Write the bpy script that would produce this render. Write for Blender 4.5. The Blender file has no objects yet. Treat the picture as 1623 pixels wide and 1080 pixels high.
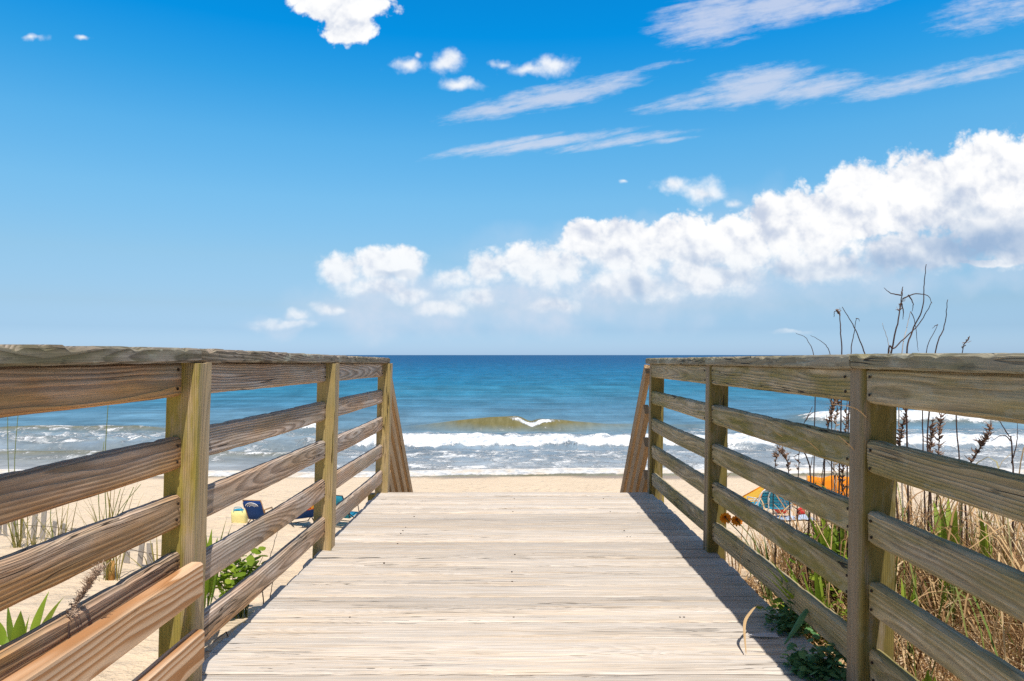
import bpy, math, random
import numpy as np
from mathutils import Vector, Matrix, noise as mnoise
R = math.radians
scene = bpy.context.scene
COL = scene.collection
E = 5.3                      # eye height above the sea
F = 1140.0                   # focal length in photo pixels (1623 wide)
PITCH = math.atan(23.0 / F)
cp, sp = math.cos(PITCH), math.sin(PITCH)
rnd = random.Random(7)

def at(px, py, Y):
    """photo pixel -> world point at forward distance Y"""
    u = (px - 815) / F; v = (540 - py) / F
    d = Vector((u, cp - v * sp, sp + v * cp))
    k = Y / d.y
    return Vector((d.x * k, Y, E + d.z * k))

# ------------------------------------------------------------------ objects
WM = {}
def reg(o, M): WM[o.name] = M
def props(o, label=None, cat=None, group=None, kind=None):
    if label: o['label'] = label
    if cat: o['category'] = cat
    if group: o['group'] = group
    if kind: o['kind'] = kind
    return o
def empty(name, loc, label=None, cat=None, group=None):
    o = bpy.data.objects.new(name, None); COL.objects.link(o)
    o.empty_display_size = .1
    o.location = loc; reg(o, Matrix.Translation(loc))
    return props(o, label, cat, group)
def link(name, me, mat, parent=None, M=None):
    o = bpy.data.objects.new(name, me); COL.objects.link(o)
    if mat is not None: me.materials.append(mat)
    M = M or Matrix.Identity(4)
    if parent is not None:
        o.parent = parent
        o.matrix_local = WM[parent.name].inverted() @ M
    else:
        o.matrix_local = M
    reg(o, M)
    return o
class MB:
    def __init__(s): s.v = []; s.f = []
    def add(s, vs, fs):
        b = len(s.v); s.v += [tuple(p) for p in vs]; s.f += [tuple(b + i for i in f) for f in fs]
    def box(s, c, h, M=None):
        c = Vector(c); vs = []
        for x in (-1, 1):
            for y in (-1, 1):
                for z in (-1, 1):
                    p = Vector((x * h[0], y * h[1], z * h[2]))
                    if M: p = M @ p
                    vs.append(p + c)
        s.add(vs, [(0, 1, 3, 2), (4, 6, 7, 5), (0, 4, 5, 1), (2, 3, 7, 6), (0, 2, 6, 4), (1, 5, 7, 3)])
    def tube(s, path, radii, n=6, cap=True):
        path = [Vector(p) for p in path]; m = len(path)
        if not hasattr(radii, '__len__'): radii = [radii] * m
        vs = []; ref = None
        for i, p in enumerate(path):
            t = (path[min(i + 1, m - 1)] - path[max(i - 1, 0)])
            if t.length < 1e-9: t = Vector((0, 0, 1))
            t.normalize()
            if ref is None:
                ref = t.orthogonal().normalized()
            ref = (ref - t * ref.dot(t))
            if ref.length < 1e-6: ref = t.orthogonal()
            ref.normalize(); b = t.cross(ref)
            for k in range(n):
                a = 2 * math.pi * k / n
                vs.append(p + (ref * math.cos(a) + b * math.sin(a)) * radii[i])
        fs = []
        for i in range(m - 1):
            for k in range(n):
                fs.append((i * n + k, i * n + (k + 1) % n, (i + 1) * n + (k + 1) % n, (i + 1) * n + k))
        if cap:
            fs.append(tuple(range(n - 1, -1, -1))); fs.append(tuple((m - 1) * n + k for k in range(n)))
        s.add(vs, fs)
    def strap(s, path, widths, side, fold=.25):
        path = [Vector(p) for p in path]; side = Vector(side).normalized(); vs = []; m = len(path)
        for i, p in enumerate(path):
            t = (path[min(i + 1, m - 1)] - path[max(i - 1, 0)]).normalized()
            sd = (side - t * side.dot(t)).normalized(); nn = t.cross(sd)
            w = widths[i]
            vs += [p - sd * w, p - nn * (w * fold), p + sd * w]
        fs = []
        for i in range(m - 1):
            a = i * 3
            fs += [(a, a + 1, a + 4, a + 3), (a + 1, a + 2, a + 5, a + 4)]
        s.add(vs, fs)
    def ball(s, c, r, n=6, k=4, M=None):
        c = Vector(c); vs = []; rr = r if hasattr(r, '__len__') else (r, r, r)
        for i in range(1, k):
            th = math.pi * i / k
            for j in range(n):
                ph = 2 * math.pi * j / n
                p = Vector((rr[0] * math.sin(th) * math.cos(ph), rr[1] * math.sin(th) * math.sin(ph), rr[2] * math.cos(th)))
                vs.append(c + (M @ p if M else p))
        t = Vector((0, 0, rr[2])); t = M @ t if M else t
        vs.append(c + t); vs.append(c - t); fs = []
        for i in range(k - 2):
            for j in range(n):
                fs.append((i * n + j, (i + 1) * n + j, (i + 1) * n + (j + 1) % n, i * n + (j + 1) % n))
        T = len(vs) - 2
        for j in range(n):
            fs.append((T, j, (j + 1) % n)); fs.append((T + 1, (k - 2) * n + (j + 1) % n, (k - 2) * n + j))
        s.add(vs, fs)
    def build(s, name, mat, parent=None, origin=None, smooth=True):
        o_ = Vector(origin) if origin is not None else (WM[parent.name].to_translation() if parent else Vector((0, 0, 0)))
        me = bpy.data.meshes.new(name)
        me.from_pydata([tuple(Vector(p) - o_) for p in s.v], [], s.f)
        if smooth: me.polygons.foreach_set('use_smooth', [True] * len(me.polygons))
        me.update()
        return link(name, me, mat, parent, Matrix.Translation(o_))
def bez(pts, n=10):
    """Catmull-Rom through points"""
    P = [Vector(p) for p in pts]; P = [P[0] * 2 - P[1]] + P + [P[-1] * 2 - P[-2]]; out = []
    for i in range(1, len(P) - 2):
        for k in range(n):
            t = k / n
            a, b, c, d = P[i - 1], P[i], P[i + 1], P[i + 2]
            out.append(.5 * ((2 * b) + (c - a) * t + (2 * a - 5 * b + 4 * c - d) * t * t + (3 * b - a - 3 * c + d) * t ** 3))
    out.append(P[-2]); return out

# ------------------------------------------------------------------ node helper
class G:
    def __init__(s, nt): s.nt = nt; s.n = nt.nodes; s.l = nt.links
    def put(s, sock, v):
        if v is None: return
        if isinstance(v, bpy.types.NodeSocket): s.l.new(v, sock)
        else:
            if hasattr(v, '__len__') and sock.type == 'RGBA' and len(v) == 3: v = (*v, 1)
            sock.default_value = v
    def m(s, op, a, b=None, c=None, clamp=False):
        nd = s.n.new('ShaderNodeMath'); nd.operation = op; nd.use_clamp = clamp
        s.put(nd.inputs[0], a); s.put(nd.inputs[1], b); s.put(nd.inputs[2], c)
        return nd.outputs[0]
    def add(s, a, b): return s.m('ADD', a, b)
    def sub(s, a, b): return s.m('SUBTRACT', a, b)
    def mul(s, a, b): return s.m('MULTIPLY', a, b)
    def ma(s, a, b, c): return s.m('MULTIPLY_ADD', a, b, c)
    def v(s, op, a, b=None, c=None, out=0):
        nd = s.n.new('ShaderNodeVectorMath'); nd.operation = op
        s.put(nd.inputs[0], a); s.put(nd.inputs[1], b); s.put(nd.inputs[2], c)
        return nd.outputs['Value'] if op in ('LENGTH', 'DOT_PRODUCT', 'DISTANCE') else nd.outputs[0]
    def comb(s, x, y, z):
        nd = s.n.new('ShaderNodeCombineXYZ')
        for i, q in enumerate((x, y, z)): s.put(nd.inputs[i], q)
        return nd.outputs[0]
    def sep(s, v):
        nd = s.n.new('ShaderNodeSeparateXYZ'); s.put(nd.inputs[0], v); return nd.outputs[0], nd.outputs[1], nd.outputs[2]
    def noise(s, vec, scale=1., detail=2., rough=.5, dist=0., dim='3D'):
        nd = s.n.new('ShaderNodeTexNoise'); nd.noise_dimensions = dim
        s.put(nd.inputs['Vector'], vec); nd.inputs['Scale'].default_value = scale
        nd.inputs['Detail'].default_value = detail; nd.inputs['Roughness'].default_value = rough
        nd.inputs['Distortion'].default_value = dist
        return nd.outputs[0]
    def vor(s, vec, scale=1., feature='F1', smooth=.5, dim='3D', detail=0.):
        nd = s.n.new('ShaderNodeTexVoronoi'); nd.feature = feature; nd.voronoi_dimensions = dim
        s.put(nd.inputs['Vector'], vec); nd.inputs['Scale'].default_value = scale
        if feature == 'SMOOTH_F1': nd.inputs['Smoothness'].default_value = smooth
        if detail: nd.inputs['Detail'].default_value = detail
        return nd
    def ss(s, x, a, b, lo=0., hi=1.):
        nd = s.n.new('ShaderNodeMapRange'); nd.interpolation_type = 'SMOOTHSTEP'
        s.put(nd.inputs[0], x); s.put(nd.inputs[1], a); s.put(nd.inputs[2], b); s.put(nd.inputs[3], lo); s.put(nd.inputs[4], hi)
        return nd.outputs[0]
    def lin(s, x, a, b, lo=0., hi=1.):
        nd = s.n.new('ShaderNodeMapRange')
        s.put(nd.inputs[0], x); s.put(nd.inputs[1], a); s.put(nd.inputs[2], b); s.put(nd.inputs[3], lo); s.put(nd.inputs[4], hi)
        return nd.outputs[0]
    def mix(s, f, a, b, blend='MIX'):
        nd = s.n.new('ShaderNodeMix'); nd.data_type = 'RGBA'; nd.blend_type = blend
        s.put(nd.inputs[0], f); s.put(nd.inputs[6], a); s.put(nd.inputs[7], b)
        return nd.outputs[2]
    def scale(s, col, f): # colour times scalar
        return s.v('SCALE', col) if False else s._sc(col, f)
    def _sc(s, col, f):
        nd = s.n.new('ShaderNodeVectorMath'); nd.operation = 'SCALE'; s.put(nd.inputs[0], col); s.put(nd.inputs['Scale'], f); return nd.outputs[0]
    def ramp(s, x, stops, interp='LINEAR'):
        nd = s.n.new('ShaderNodeValToRGB'); s.put(nd.inputs[0], x); cr = nd.color_ramp; cr.interpolation = interp
        while len(cr.elements) < len(stops): cr.elements.new(.5)
        for e, (p, c) in zip(cr.elements, stops): e.position = p; e.color = (*c, 1)
        return nd.outputs[0]
    def attr(s, name, typ='GEOMETRY'):
        nd = s.n.new('ShaderNodeAttribute'); nd.attribute_name = name; nd.attribute_type = typ; return nd
    def node(s, t): return s.n.new(t)
def newmat(name):
    m = bpy.data.materials.new(name); m.use_nodes = True
    nt = m.node_tree; b = nt.nodes['Principled BSDF']; b.inputs['Specular IOR Level'].default_value = .25
    return m, G(nt), b
def bump(g, b, h, dist, strength=1.):
    nd = g.node('ShaderNodeBump'); nd.inputs['Distance'].default_value = dist; nd.inputs['Strength'].default_value = strength
    g.put(nd.inputs['Height'], h); g.l.new(nd.outputs[0], b.inputs['Normal'])
def lin(r, g, b):
    f = lambda c: (c / 255 / 12.92) if c / 255 <= .04045 else ((c / 255 + .055) / 1.055) ** 2.4
    return (f(r), f(g), f(b))

# ------------------------------------------------------------------ wood
def wood(name, grey, warm, dark, moss, ringamt=.45, warmbias=0., ringw=.0065, crackamt=1., fiberamt=.5, lichen=0., deck=False, bumpd=.0025, knots=True, moss_shade_face=False, topgrey=False, stain=.7, cw=1., warpamt=.014, fresh=False):
    m, g, b = newmat(name)
    tc = g.node('ShaderNodeTexCoord')
    x, y, z = g.sep(tc.outputs['Object'])
    if deck:
        y, z = z, y
        s = g.attr('bseed').outputs['Fac']; zc = g.attr('bpos').outputs['Fac']
        z = g.sub(z, zc)
        ow = 0.; om = 0.
    else:
        oi = g.node('ShaderNodeObjectInfo'); sc = g.node('ShaderNodeSeparateColor'); g.l.new(oi.outputs['Color'], sc.inputs[0])
        s, ow, om = sc.outputs[0], sc.outputs[1], sc.outputs[2]
    f1 = g.m('FRACT', g.mul(s, 7.13)); f2 = g.m('FRACT', g.mul(s, 17.71)); f3 = g.m('FRACT', g.mul(s, 29.3))
    zg = z
    so = g.mul(s, 57.)
    def pv(ax, ay, az, off=0.):
        return g.comb(g.ma(x, ax, g.add(so, off)), g.ma(y, ay, so), g.ma(z, az, so))
    dr = g.sub(g.noise(g.comb(g.ma(x, .9, so), f1, 3.), 1., 1.), .5)
    dr2 = g.sub(g.noise(g.comb(g.ma(x, .7, so), f2, 9.), 1., 1.), .5)
    dy = g.add(g.add(y, g.ma(f1, .05, .022)), g.add(g.mul(dr, .10), g.mul(x, g.mul(g.sub(f2, .5), .04))))
    dz = g.add(g.add(z, g.mul(g.sub(f3, .5), .10)), g.mul(dr2, .05))
    r = g.m('SQRT', g.add(g.mul(dy, dy), g.mul(dz, dz)))
    warp = g.mul(g.sub(g.noise(pv(2.5, 11, 11), 1., 2.), .5), warpamt)
    r = g.add(r, warp)
    kd = None
    if knots:
        vo = g.vor(pv(1.5, 3.0, 6.), 1., 'F1')
        kd = vo.outputs['Distance']
        vs = g.node('ShaderNodeSeparateColor'); g.l.new(vo.outputs['Color'], vs.inputs[0])
        ksel = g.ss(vs.outputs[0], .62, .64)
        infl = g.mul(ksel, g.ss(kd, .34, .0))
        r = g.add(r, g.mul(infl, .035))
        kcore = g.mul(ksel, g.ss(kd, .10, .05))
    ph = g.m('FRACT', g.mul(r, 1. / ringw))
    ring = g.mul(g.ss(ph, .15, .8), g.ss(ph, 1., .86))          # slow rise, quick fall like latewood
    fib = g.noise(pv(7, 330, 330), 1., 3., .6)
    fib2 = g.noise(pv(3, 90, 90), 1., 3., .6) if not deck else g.noise(pv(1.8, 75, 75), 1., 5., .7)
    blo = g.noise(pv(2.2, 9, 9), 1., 4., .6) if not deck else g.noise(pv(1.3, 42, 42), 1., 4., .6)
    blo2 = g.noise(pv(1.1, 4, 14, 5.), 1., 3., .55)
    cn = g.noise(pv(1.3, 34 if not deck else 60, 34 if not deck else 60), 1., 2., .6)
    cm = g.noise(pv(.9, 9, 9, 8.), 1., 2., .5)
    crack = g.mul(g.ss(g.m('ABSOLUTE', g.sub(cn, .5)), .016 * cw, .004 * cw), g.ss(cm, .55 if not deck else .5, .62))
    wf = g.m('ADD', g.ma(g.sub(blo, .5), 2.4, .35 + warmbias), g.mul(ow, g.ma(z, -14., 1.)) if topgrey else ow, clamp=True)
    base = g.mix(wf, grey, warm)
    base = g.mix(g.mul(ring, ringamt), base, dark)
    base = g.scale(base, g.ma(g.sub(fib, .5), fiberamt * 1.4, 1.))
    base = g.scale(base, g.ma(g.sub(fib2, .5), fiberamt * 1.2, 1.))
    base = g.scale(base, g.ma(g.sub(blo2, .5), stain, 1.))
    if knots: base = g.mix(g.mul(kcore, .85), base, tuple(c * .5 for c in dark))
    if moss:
        mn = g.noise(pv(2.5, 16, 16, 2.), 1., 5., .65)
        mf = g.m('MULTIPLY', g.ss(mn, .36, .66) if not moss_shade_face else g.ss(mn, .30, .60), om, clamp=True)
        if moss_shade_face: mf = g.m('MULTIPLY', mf, g.ss(g.ma(g.sub(mn, .5), .05, z), -.005, -.042, .06, 1.7), clamp=True)  # camera-facing side only: algae on the left posts, painted shade on the right
        base = g.mix(mf, base, g.mix(g.noise(pv(12, 60, 60), 1., 3.), tuple(c * .6 for c in moss), tuple(min(1, c * 1.4) for c in moss)))
    if lichen:
        ln = g.noise(pv(9, 34, 34, 4.), 1., 5., .7)
        l2 = g.noise(pv(2.2, 8, 8, 6.), 1., 3., .6)
        lf = g.mul(g.ss(ln, .53, .60), g.ss(l2, .42, .58))
        base = g.mix(g.mul(lf, lichen), base, (.42, .40, .30))
        ln2 = g.noise(pv(14, 40, 40, 14.), 1., 5., .7)
        lf2 = g.mul(g.ss(ln2, .54, .63), g.ss(l2, .56, .40))
        base = g.mix(g.mul(lf2, lichen * .8), base, (.035, .033, .022))
    if deck: base = g.scale(base, g.ma(f1, .26, .87))
    if deck:
        c2 = g.noise(pv(2.4, 150, 150, 31.), 1., 2., .6); c3 = g.noise(pv(1.2, 22, 22, 17.), 1., 3., .6)
        chk = g.mul(g.ss(c2, .60, .68), g.ss(c3, .46, .60))
        base = g.mix(g.mul(chk, .62), base, tuple(c * .45 for c in dark))
    base = g.mix(g.mul(crack, crackamt * .95), base, tuple(c * .18 for c in dark))
    g.l.new(base, b.inputs['Base Color'])
    b.inputs['Roughness'].default_value = .82
    h = g.add(g.mul(ring, -.35), g.add(g.mul(fib, .35), g.add(g.mul(fib2, .5), g.mul(crack, -1.3))))
    bump(g, b, h, bumpd)
    return m
M_LEFT = wood('weathered_rail', (.57, .47, .395), (.56, .29, .115), (.19, .12, .08), (.26, .24, .08), warmbias=-.12, ringamt=.64, topgrey=True, ringw=.0088, stain=1.1, fiberamt=.75, bumpd=.004)
M_RIGHT = wood('shaded_rail', (.53, .44, .31), (.48, .36, .17), (.17, .125, .07), (.24, .20, .045), ringamt=.5, warmbias=.0, ringw=.008, lichen=.38, fiberamt=.75, stain=.9, bumpd=.004)
M_POSTY = wood('algae_post', (.46, .36, .25), (.50, .34, .16), (.26, .18, .09), (.34, .262, .060), ringamt=.35, ringw=.005, moss_shade_face=True)
M_POSTR = wood('shade_dark_post', (.36, .29, .21), (.36, .25, .13), (.17, .12, .07), (.21, .16, .045), ringamt=.4, ringw=.006, moss_shade_face=True, lichen=.15)  # olive front-face tone darkened, the rails' shade put into its colour
M_POSTD = wood('shaded_algae_post', (.15, .115, .065), (.15, .10, .045), (.07, .05, .025), (.11, .098, .014), ringamt=.3, ringw=.005)  # darker copy of the post wood with rail shade in its colours, unassigned
M_FRESH = wood('fresh_plank', (.74, .51, .33), (.70, .43, .23), (.42, .185, .062), None, ringamt=.9, ringw=.0165, crackamt=.2, fiberamt=.25, bumpd=.001, warpamt=.034)
M_CAPL = wood('cap_left', (.40, .335, .28), (.25, .17, .10), (.075, .052, .037), (.16, .15, .06), ringamt=.7, lichen=.75)
M_CAPR = wood('cap_right', (.40, .35, .26), (.29, .23, .125), (.13, .10, .065), (.15, .145, .045), ringamt=.35, lichen=.8)
M_STAIR = wood('stair_rail', (.46, .33, .20), (.46, .28, .13), (.2, .12, .06), (.2, .17, .05), ringamt=.4)
M_DECK = wood('deck_board', (.60, .535, .465), (.66, .50, .335), (.34, .27, .20), None, ringamt=.2, warmbias=-.2, ringw=.0036, fiberamt=.7, deck=True, bumpd=.002, knots=False, cw=.5, stain=.3)

def board(name, p0, p1, h, t, mat, parent, up=(0, 0, 1), seed=None, warm=0., moss=0., jit=.0012, bow=.0, chips=0., ch=.004, seg=.035):
    """a sawn timber from p0 to p1: local X along it, Z its height, Y its thickness"""
    p0 = Vector(p0); p1 = Vector(p1); X = (p1 - p0); L = X.length; X.normalize()
    U = Vector(up); Z = (U - X * U.dot(X)).normalized(); Y = Z.cross(X)
    n = max(6, int(L / seg)); sd = rnd.random() if seed is None else seed
    prof = []
    hz, hy = h / 2, t / 2
    for (y0, z0, y1, z1, k) in ((-hy, -hz + ch, -hy, hz - ch, 5), (-hy + ch, hz, hy - ch, hz, 3), (hy, hz - ch, hy, -hz + ch, 5), (hy - ch, -hz, -hy + ch, -hz, 3)):
        for i in range(k): prof.append((y0 + (y1 - y0) * i / (k - 1), z0 + (z1 - z0) * i / (k - 1)))
    m = len(prof); vs = []; so = sd * 91.7
    for i in range(n + 1):
        x = L * i / n
        e = 1.
        if i == 0: x += 0.
        bz = bow * math.sin(math.pi * i / n)
        w1 = mnoise.noise((x * 1.3 + so, 3.1, so)) * jit * 1.0
        w2 = mnoise.noise((x * 1.1 + so, 8.1, so)) * jit * 1.0
        for (y, z) in prof:
            q = mnoise.noise((x * 9 + so, y * 30, z * 30 + so)) * jit
            q2 = mnoise.noise((x * 40 + so, y * 60, z * 60)) * jit * .5
            c = 0.
            if chips and z > hz - ch * 1.5:
                c = -max(0, mnoise.noise((x * 16 + so, y * 18, 0)) - .1) * chips
            sc = 1. if 0 < i < n else .97
            vs.append((x + (q * 2 if i in (0, n) else 0), (y + w1 + q * .6) * 1., z * sc + bz + w2 + q + q2 + c))
    fs = []
    for i in range(n):
        for k in range(m):
            fs.append((i * m + k, i * m + (k + 1) % m, (i + 1) * m + (k + 1) % m, (i + 1) * m + k))
    fs.append(tuple(range(m - 1, -1, -1))); fs.append(tuple(n * m + k for k in range(m)))
    me = bpy.data.meshes.new(name); me.from_pydata(vs, [], [f[::-1] for f in fs]); me.update()
    Mx = Matrix((( X.x, Y.x, Z.x, p0.x), (X.y, Y.y, Z.y, p0.y), (X.z, Y.z, Z.z, p0.z), (0, 0, 0, 1)))
    o = link(name, me, mat, parent, Mx)
    o.color = (sd, warm, moss, 1)
    return o

# ------------------------------------------------------------------ terrain
PY = [-400, -40, 0, 2.4, 3.3, 4.4, 5.9, 7.2, 9.5, 13, 18, 24, 31.5, 45, 80, 200]
PZ = [-.9, -1.1, -1.03, -1.04, -1.13, -1.28, -1.45, -2.05, -3.1, -3.75, -4.22, -4.64, -5.3, -6.1, -8, -12]
def smoothprof(y):
    return np.interp(y, PY, PZ)
def fbm(x, y, s, o=3):
    return mnoise.fractal((x * s, y * s, 3.7), 1., 2., o)
def prof(y):
    return (smoothprof(y - .35) + smoothprof(y) * 2 + smoothprof(y + .35)) / 4
def ground(x, y):
    z = prof(y + (.5 * fbm(x, 0, .15, 2) if 5 < y < 12 else 0.))
    if y < 12:
        k = min(1, (12 - y) / 4)
        z += k * .10 * fbm(x, y, .35)
        ax = abs(x)
        if ax > 1.3: z += k * .10 * min(1, (ax - 1.3) / 2) * (1 + fbm(x + 40, y, .25))
        if ax < 1.25 and y < 5.6: z = min(z, -1.045 + .012 * fbm(x, y, 2.))
        if ax < 1.0 and y < 6: z -= .12 * min(1, (1.0 - ax) / .1)
    if y > 6 and y < 30:
        k = min(1, (y - 6) / 4, (30 - y) / 6)
        z += k * (0.06 * mnoise.noise((x * 1.7, y * 1.7, 1)) + .03 * mnoise.noise((x * 4, y * 4, 5)))
    else:
        z += .012 * mnoise.noise((x * 3, y * 3, 5))
    return float(z) + E
def grid_axis(segs):
    out = []
    for a, b, d in segs:
        n = max(1, int(round((b - a) / d)))
        out += list(np.linspace(a, b, n, endpoint=False))
    out.append(segs[-1][1]); return out
def mesh_grid(xs, ys, fn):
    vs = [fn(x, y) for y in ys for x in xs]; nx = len(xs)
    fs = [(j * nx + i, j * nx + i + 1, (j + 1) * nx + i + 1, (j + 1) * nx + i) for j in range(len(ys) - 1) for i in range(nx - 1)]
    return vs, fs
xs = grid_axis([(-900, -100, 80), (-100, -30, 5), (-30, -9, .5), (-9, 9, .11), (9, 30, .5), (30, 100, 5), (100, 900.1, 80)])
ys = grid_axis([(-400, -40, 40), (-40, -3, 3), (-3, 1, .3), (1, 8, .09), (8, 34, .22), (34, 80, 3), (80, 200.1, 20)])
vs, fs = mesh_grid(xs, ys, lambda x, y: (x, y, ground(x, y)))
m, g, b = newmat('sand')
tc = g.node('ShaderNodeTexCoord'); P = tc.outputs['Object']; X_, Y_, Z_ = g.sep(P)
n1 = g.noise(P, .6, 5, .6); n2 = g.noise(P, 90, 3, .7); n3 = g.noise(P, 7, 4, .6)
c = g.mix(n1, (.69, .53, .365), (.80, .635, .45))
c = g.scale(c, g.ma(g.sub(n2, .5), .5, 1.)); c = g.scale(c, g.ma(g.sub(n3, .5), .3, 1.))
spk = g.noise(P, 260, 2, .5)
c = g.mix(g.mul(g.ss(spk, .66, .72), .6), c, (.14, .10, .07))
deb = g.mul(g.ss(g.noise(P, 16, 4, .7), .69, .74), g.ss(g.noise(P, 1.3, 2), .5, .6))
c = g.mix(g.mul(deb, .7), c, (.13, .09, .06))
wet = g.ss(g.add(Z_, g.mul(g.sub(g.noise(P, .25, 3), .5), .35)), .12, -.02)
c = g.mix(wet, c, (.33, .235, .15))
g.l.new(c, b.inputs['Base Color'])
g.l.new(g.lin(wet, 0, 1, .9, .35), b.inputs['Roughness'])
fv = g.vor(g.comb(X_, g.mul(Y_, .8), 0.), 2.6, 'SMOOTH_F1', .6).outputs['Distance']
h = g.add(g.add(g.mul(n3, .5), g.mul(n2, .06)), g.add(g.mul(g.ss(fv, .0, .38), .55), g.mul(g.noise(P, 2.2, 3), .6)))
bump(g, b, g.mul(h, g.sub(1., g.mul(wet, .85))), .11)
M_SAND = m
me = bpy.data.meshes.new('sand'); me.from_pydata(vs, [], fs); me.polygons.foreach_set('use_smooth', [True] * len(me.polygons))
props(link('beach_sand', me, M_SAND), 'pale tan sand of dune and beach sloping to the sea', kind='structure')

# ------------------------------------------------------------------ ocean
WMAX = .12
def sst(x, a, b):
    t = np.clip((x - a) / (b - a), 0, 1); return t * t * (3 - 2 * t)
def gs(x, c, w): return np.exp(-((x - c) / w) ** 2)
wx = np.array(grid_axis([(-60000, -9000, 9000), (-9000, -1000, 900), (-1000, -140, 60), (-140, -45, 3), (-45, -14, .5), (-14, 16, .17), (16, 50, .4), (50, 140, 3), (140, 1000, 60), (1000, 9000, 900), (9000, 60001, 9000)]))
wy = [29.]
while wy[-1] < 56: wy.append(wy[-1] + .13)
while wy[-1] < 160: wy.append(wy[-1] + .45)
while wy[-1] < 60000: wy.append(wy[-1] * 1.035)
wy = np.array(wy)
XX, YY = np.meshgrid(wx, wy)
def vnoise(x, y, seed):
    """smooth value noise on arrays"""
    r_ = np.random.RandomState(seed); T = r_.rand(256, 256)
    xi = np.floor(x).astype(np.int64); yi = np.floor(y).astype(np.int64); fx = x - xi; fy = y - yi
    fx = fx * fx * (3 - 2 * fx); fy = fy * fy * (3 - 2 * fy)
    q = lambda a, b_: T[a % 256, b_ % 256]
    return (q(xi, yi) * (1 - fx) + q(xi + 1, yi) * fx) * (1 - fy) + (q(xi, yi + 1) * (1 - fx) + q(xi + 1, yi + 1) * fx) * fy - .5
near = sst(YY, 30, 40)
H = np.zeros_like(XX)
fade = sst(YY, 54, 66) * (1 - sst(YY, 300, 600))
for k, (wl, am, an, ph) in enumerate(((19, .16, .05, 0), (11.5, .11, -.07, 2.), (7.3, .06, .12, 1.), (30, .16, .02, 4.))):
    phs = 2 * np.pi * ((YY * math.cos(an) + XX * math.sin(an)) / wl) + ph + 3.0 * vnoise(XX / 26, YY / 40, 3 + k)
    H += fade * am * (1 - np.abs(np.sin(phs / 2))) * 2 * (0.5 + vnoise(XX / 18 + 9, YY / 18, 20 + k))
# main breaker
yb = 51.6 + .012 * (XX - 1) ** 2 * (np.abs(XX) < 40) + 1.0 * vnoise(XX / 5, XX * 0 + 2, 5)
envx = (sst(XX, -8.8, -.6) ** .8) * ((1 - sst(XX, 1.2, 11.0)) ** .9) * (1 + .12 * vnoise(XX / 1.6, XX * 0, 77)) + .22 * sst(XX, 6, 10) * (1 - sst(XX, 22, 30))
dyb = YY - yb
pf = np.where(dyb < 0, np.exp(-(dyb / 1.05) ** 2), np.exp(-(dyb / 3.4) ** 2))
notch = 1 - .30 * gs(XX, 1.15, .52) + .05 * gs(XX, .1, .7) - .08 * sst(XX, 1.3, 2.2)
brk = .84 * envx * pf * notch
H += brk
# second breaker far right (white water) and left chop
brkR = .95 * sst(XX, 21, 26) * np.where(YY - 56 < 0, np.exp(-((YY - 56) / 1.5) ** 2), np.exp(-((YY - 56) / 4.) ** 2))
H += brkR
brkL = .55 * (1 - sst(XX, -26, -18)) * np.where(YY - 48 < 0, np.exp(-((YY - 48) / 1.0) ** 2), np.exp(-((YY - 48) / 3.) ** 2)) * (.6 + vnoise(XX / 3, YY / 5, 31))
H += brkL
# small choppy surf on the left
lf = (1 - sst(XX, -11, -7)) * (XX > -90) * sst(YY, 34, 36) * (1 - sst(YY, 49, 53))
chop = (1 - 2 * np.abs(vnoise(XX / 3.2 + 5, YY / 1.5, 51))) * .5 + vnoise(XX / 1.3, YY / .8, 52) * .35
H += .16 * lf * chop
lump = gs(XX, -13.6, 1.5) * gs(YY, 47.2, .7); H += .75 * lump * (.8 + .5 * vnoise(XX / .6, YY / .6, 53))
sw2 = (1 - sst(XX, -10.5, -8)) * (XX > -60) * np.exp(-((YY - 37.6 - 1.2 * vnoise(XX / 6, XX * 0, 54)) / .8) ** 2); H += .22 * sw2
# bore
bf = 40.2 + 1.5 * vnoise(XX / 6, XX * 0, 8) + .7 * vnoise(XX / 1.7, XX * 0, 9)
bore = sst(YY, bf - .25, bf + .55) * (1 - sst(YY, 43, 50.5))
H += .42 * bore * (.75 + .9 * vnoise(XX / 1.1, YY / 1.0, 11) + .5 * vnoise(XX / .45, YY / .5, 12))
rip = (1 - sst(YY, 60, 140))
H += rip * near * (.05 * vnoise(XX / 1.5, YY / .9, 14) + .03 * vnoise(XX / .6, YY / .45, 15))
shore = 31.6 + 1.7 * vnoise(XX / 7, XX * 0, 18) + .5 * vnoise(XX / 2.3, XX * 0, 19)
ZZ = H + .02 - .16 * (1 - sst(YY, shore - 1.0, shore + .2)) + .10 * gs(YY, shore + .9, .7)
# foam amount
sidel = 1 - .86 * (1 - sst(XX, -12, -8))
foam = 1.0 * bore * sidel
foam = np.maximum(foam, .98 * sst(YY, shore - .2, shore + .25) * (1 - sst(YY, shore + 1.1, shore + 2.4)))
foam = np.maximum(foam, (.35 + .65 * sidel) * (.55 + .3 * vnoise(XX / 2.2, YY / 1.4, 41)) * sst(YY, 32.5, 33.5) * (1 - sst(YY, 39.5, 42)))
foam = np.maximum(foam, 1.0 * envx * np.exp(-((dyb + .25 + .35 * gs(XX, 1.15, .8)) / .34) ** 2) * np.clip(gs(XX, 1.2, .7) + .85 * gs(XX, 2.5, 1.1) + .6 * gs(XX, .1, .7), 0, 1))
foam = np.maximum(foam, 1.1 * np.clip(brkR / .6, 0, 1) * (YY < 58.5))
foam = np.maximum(foam, .50 * sst(XX, 8, 12) * sst(YY, 36, 40) * (1 - sst(YY, 51, 54)))
foam = np.maximum(foam, .56 * (1 - sst(XX, -22, -15)) * sst(YY, 42, 44) * (1 - sst(YY, 46, 49)))
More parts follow.
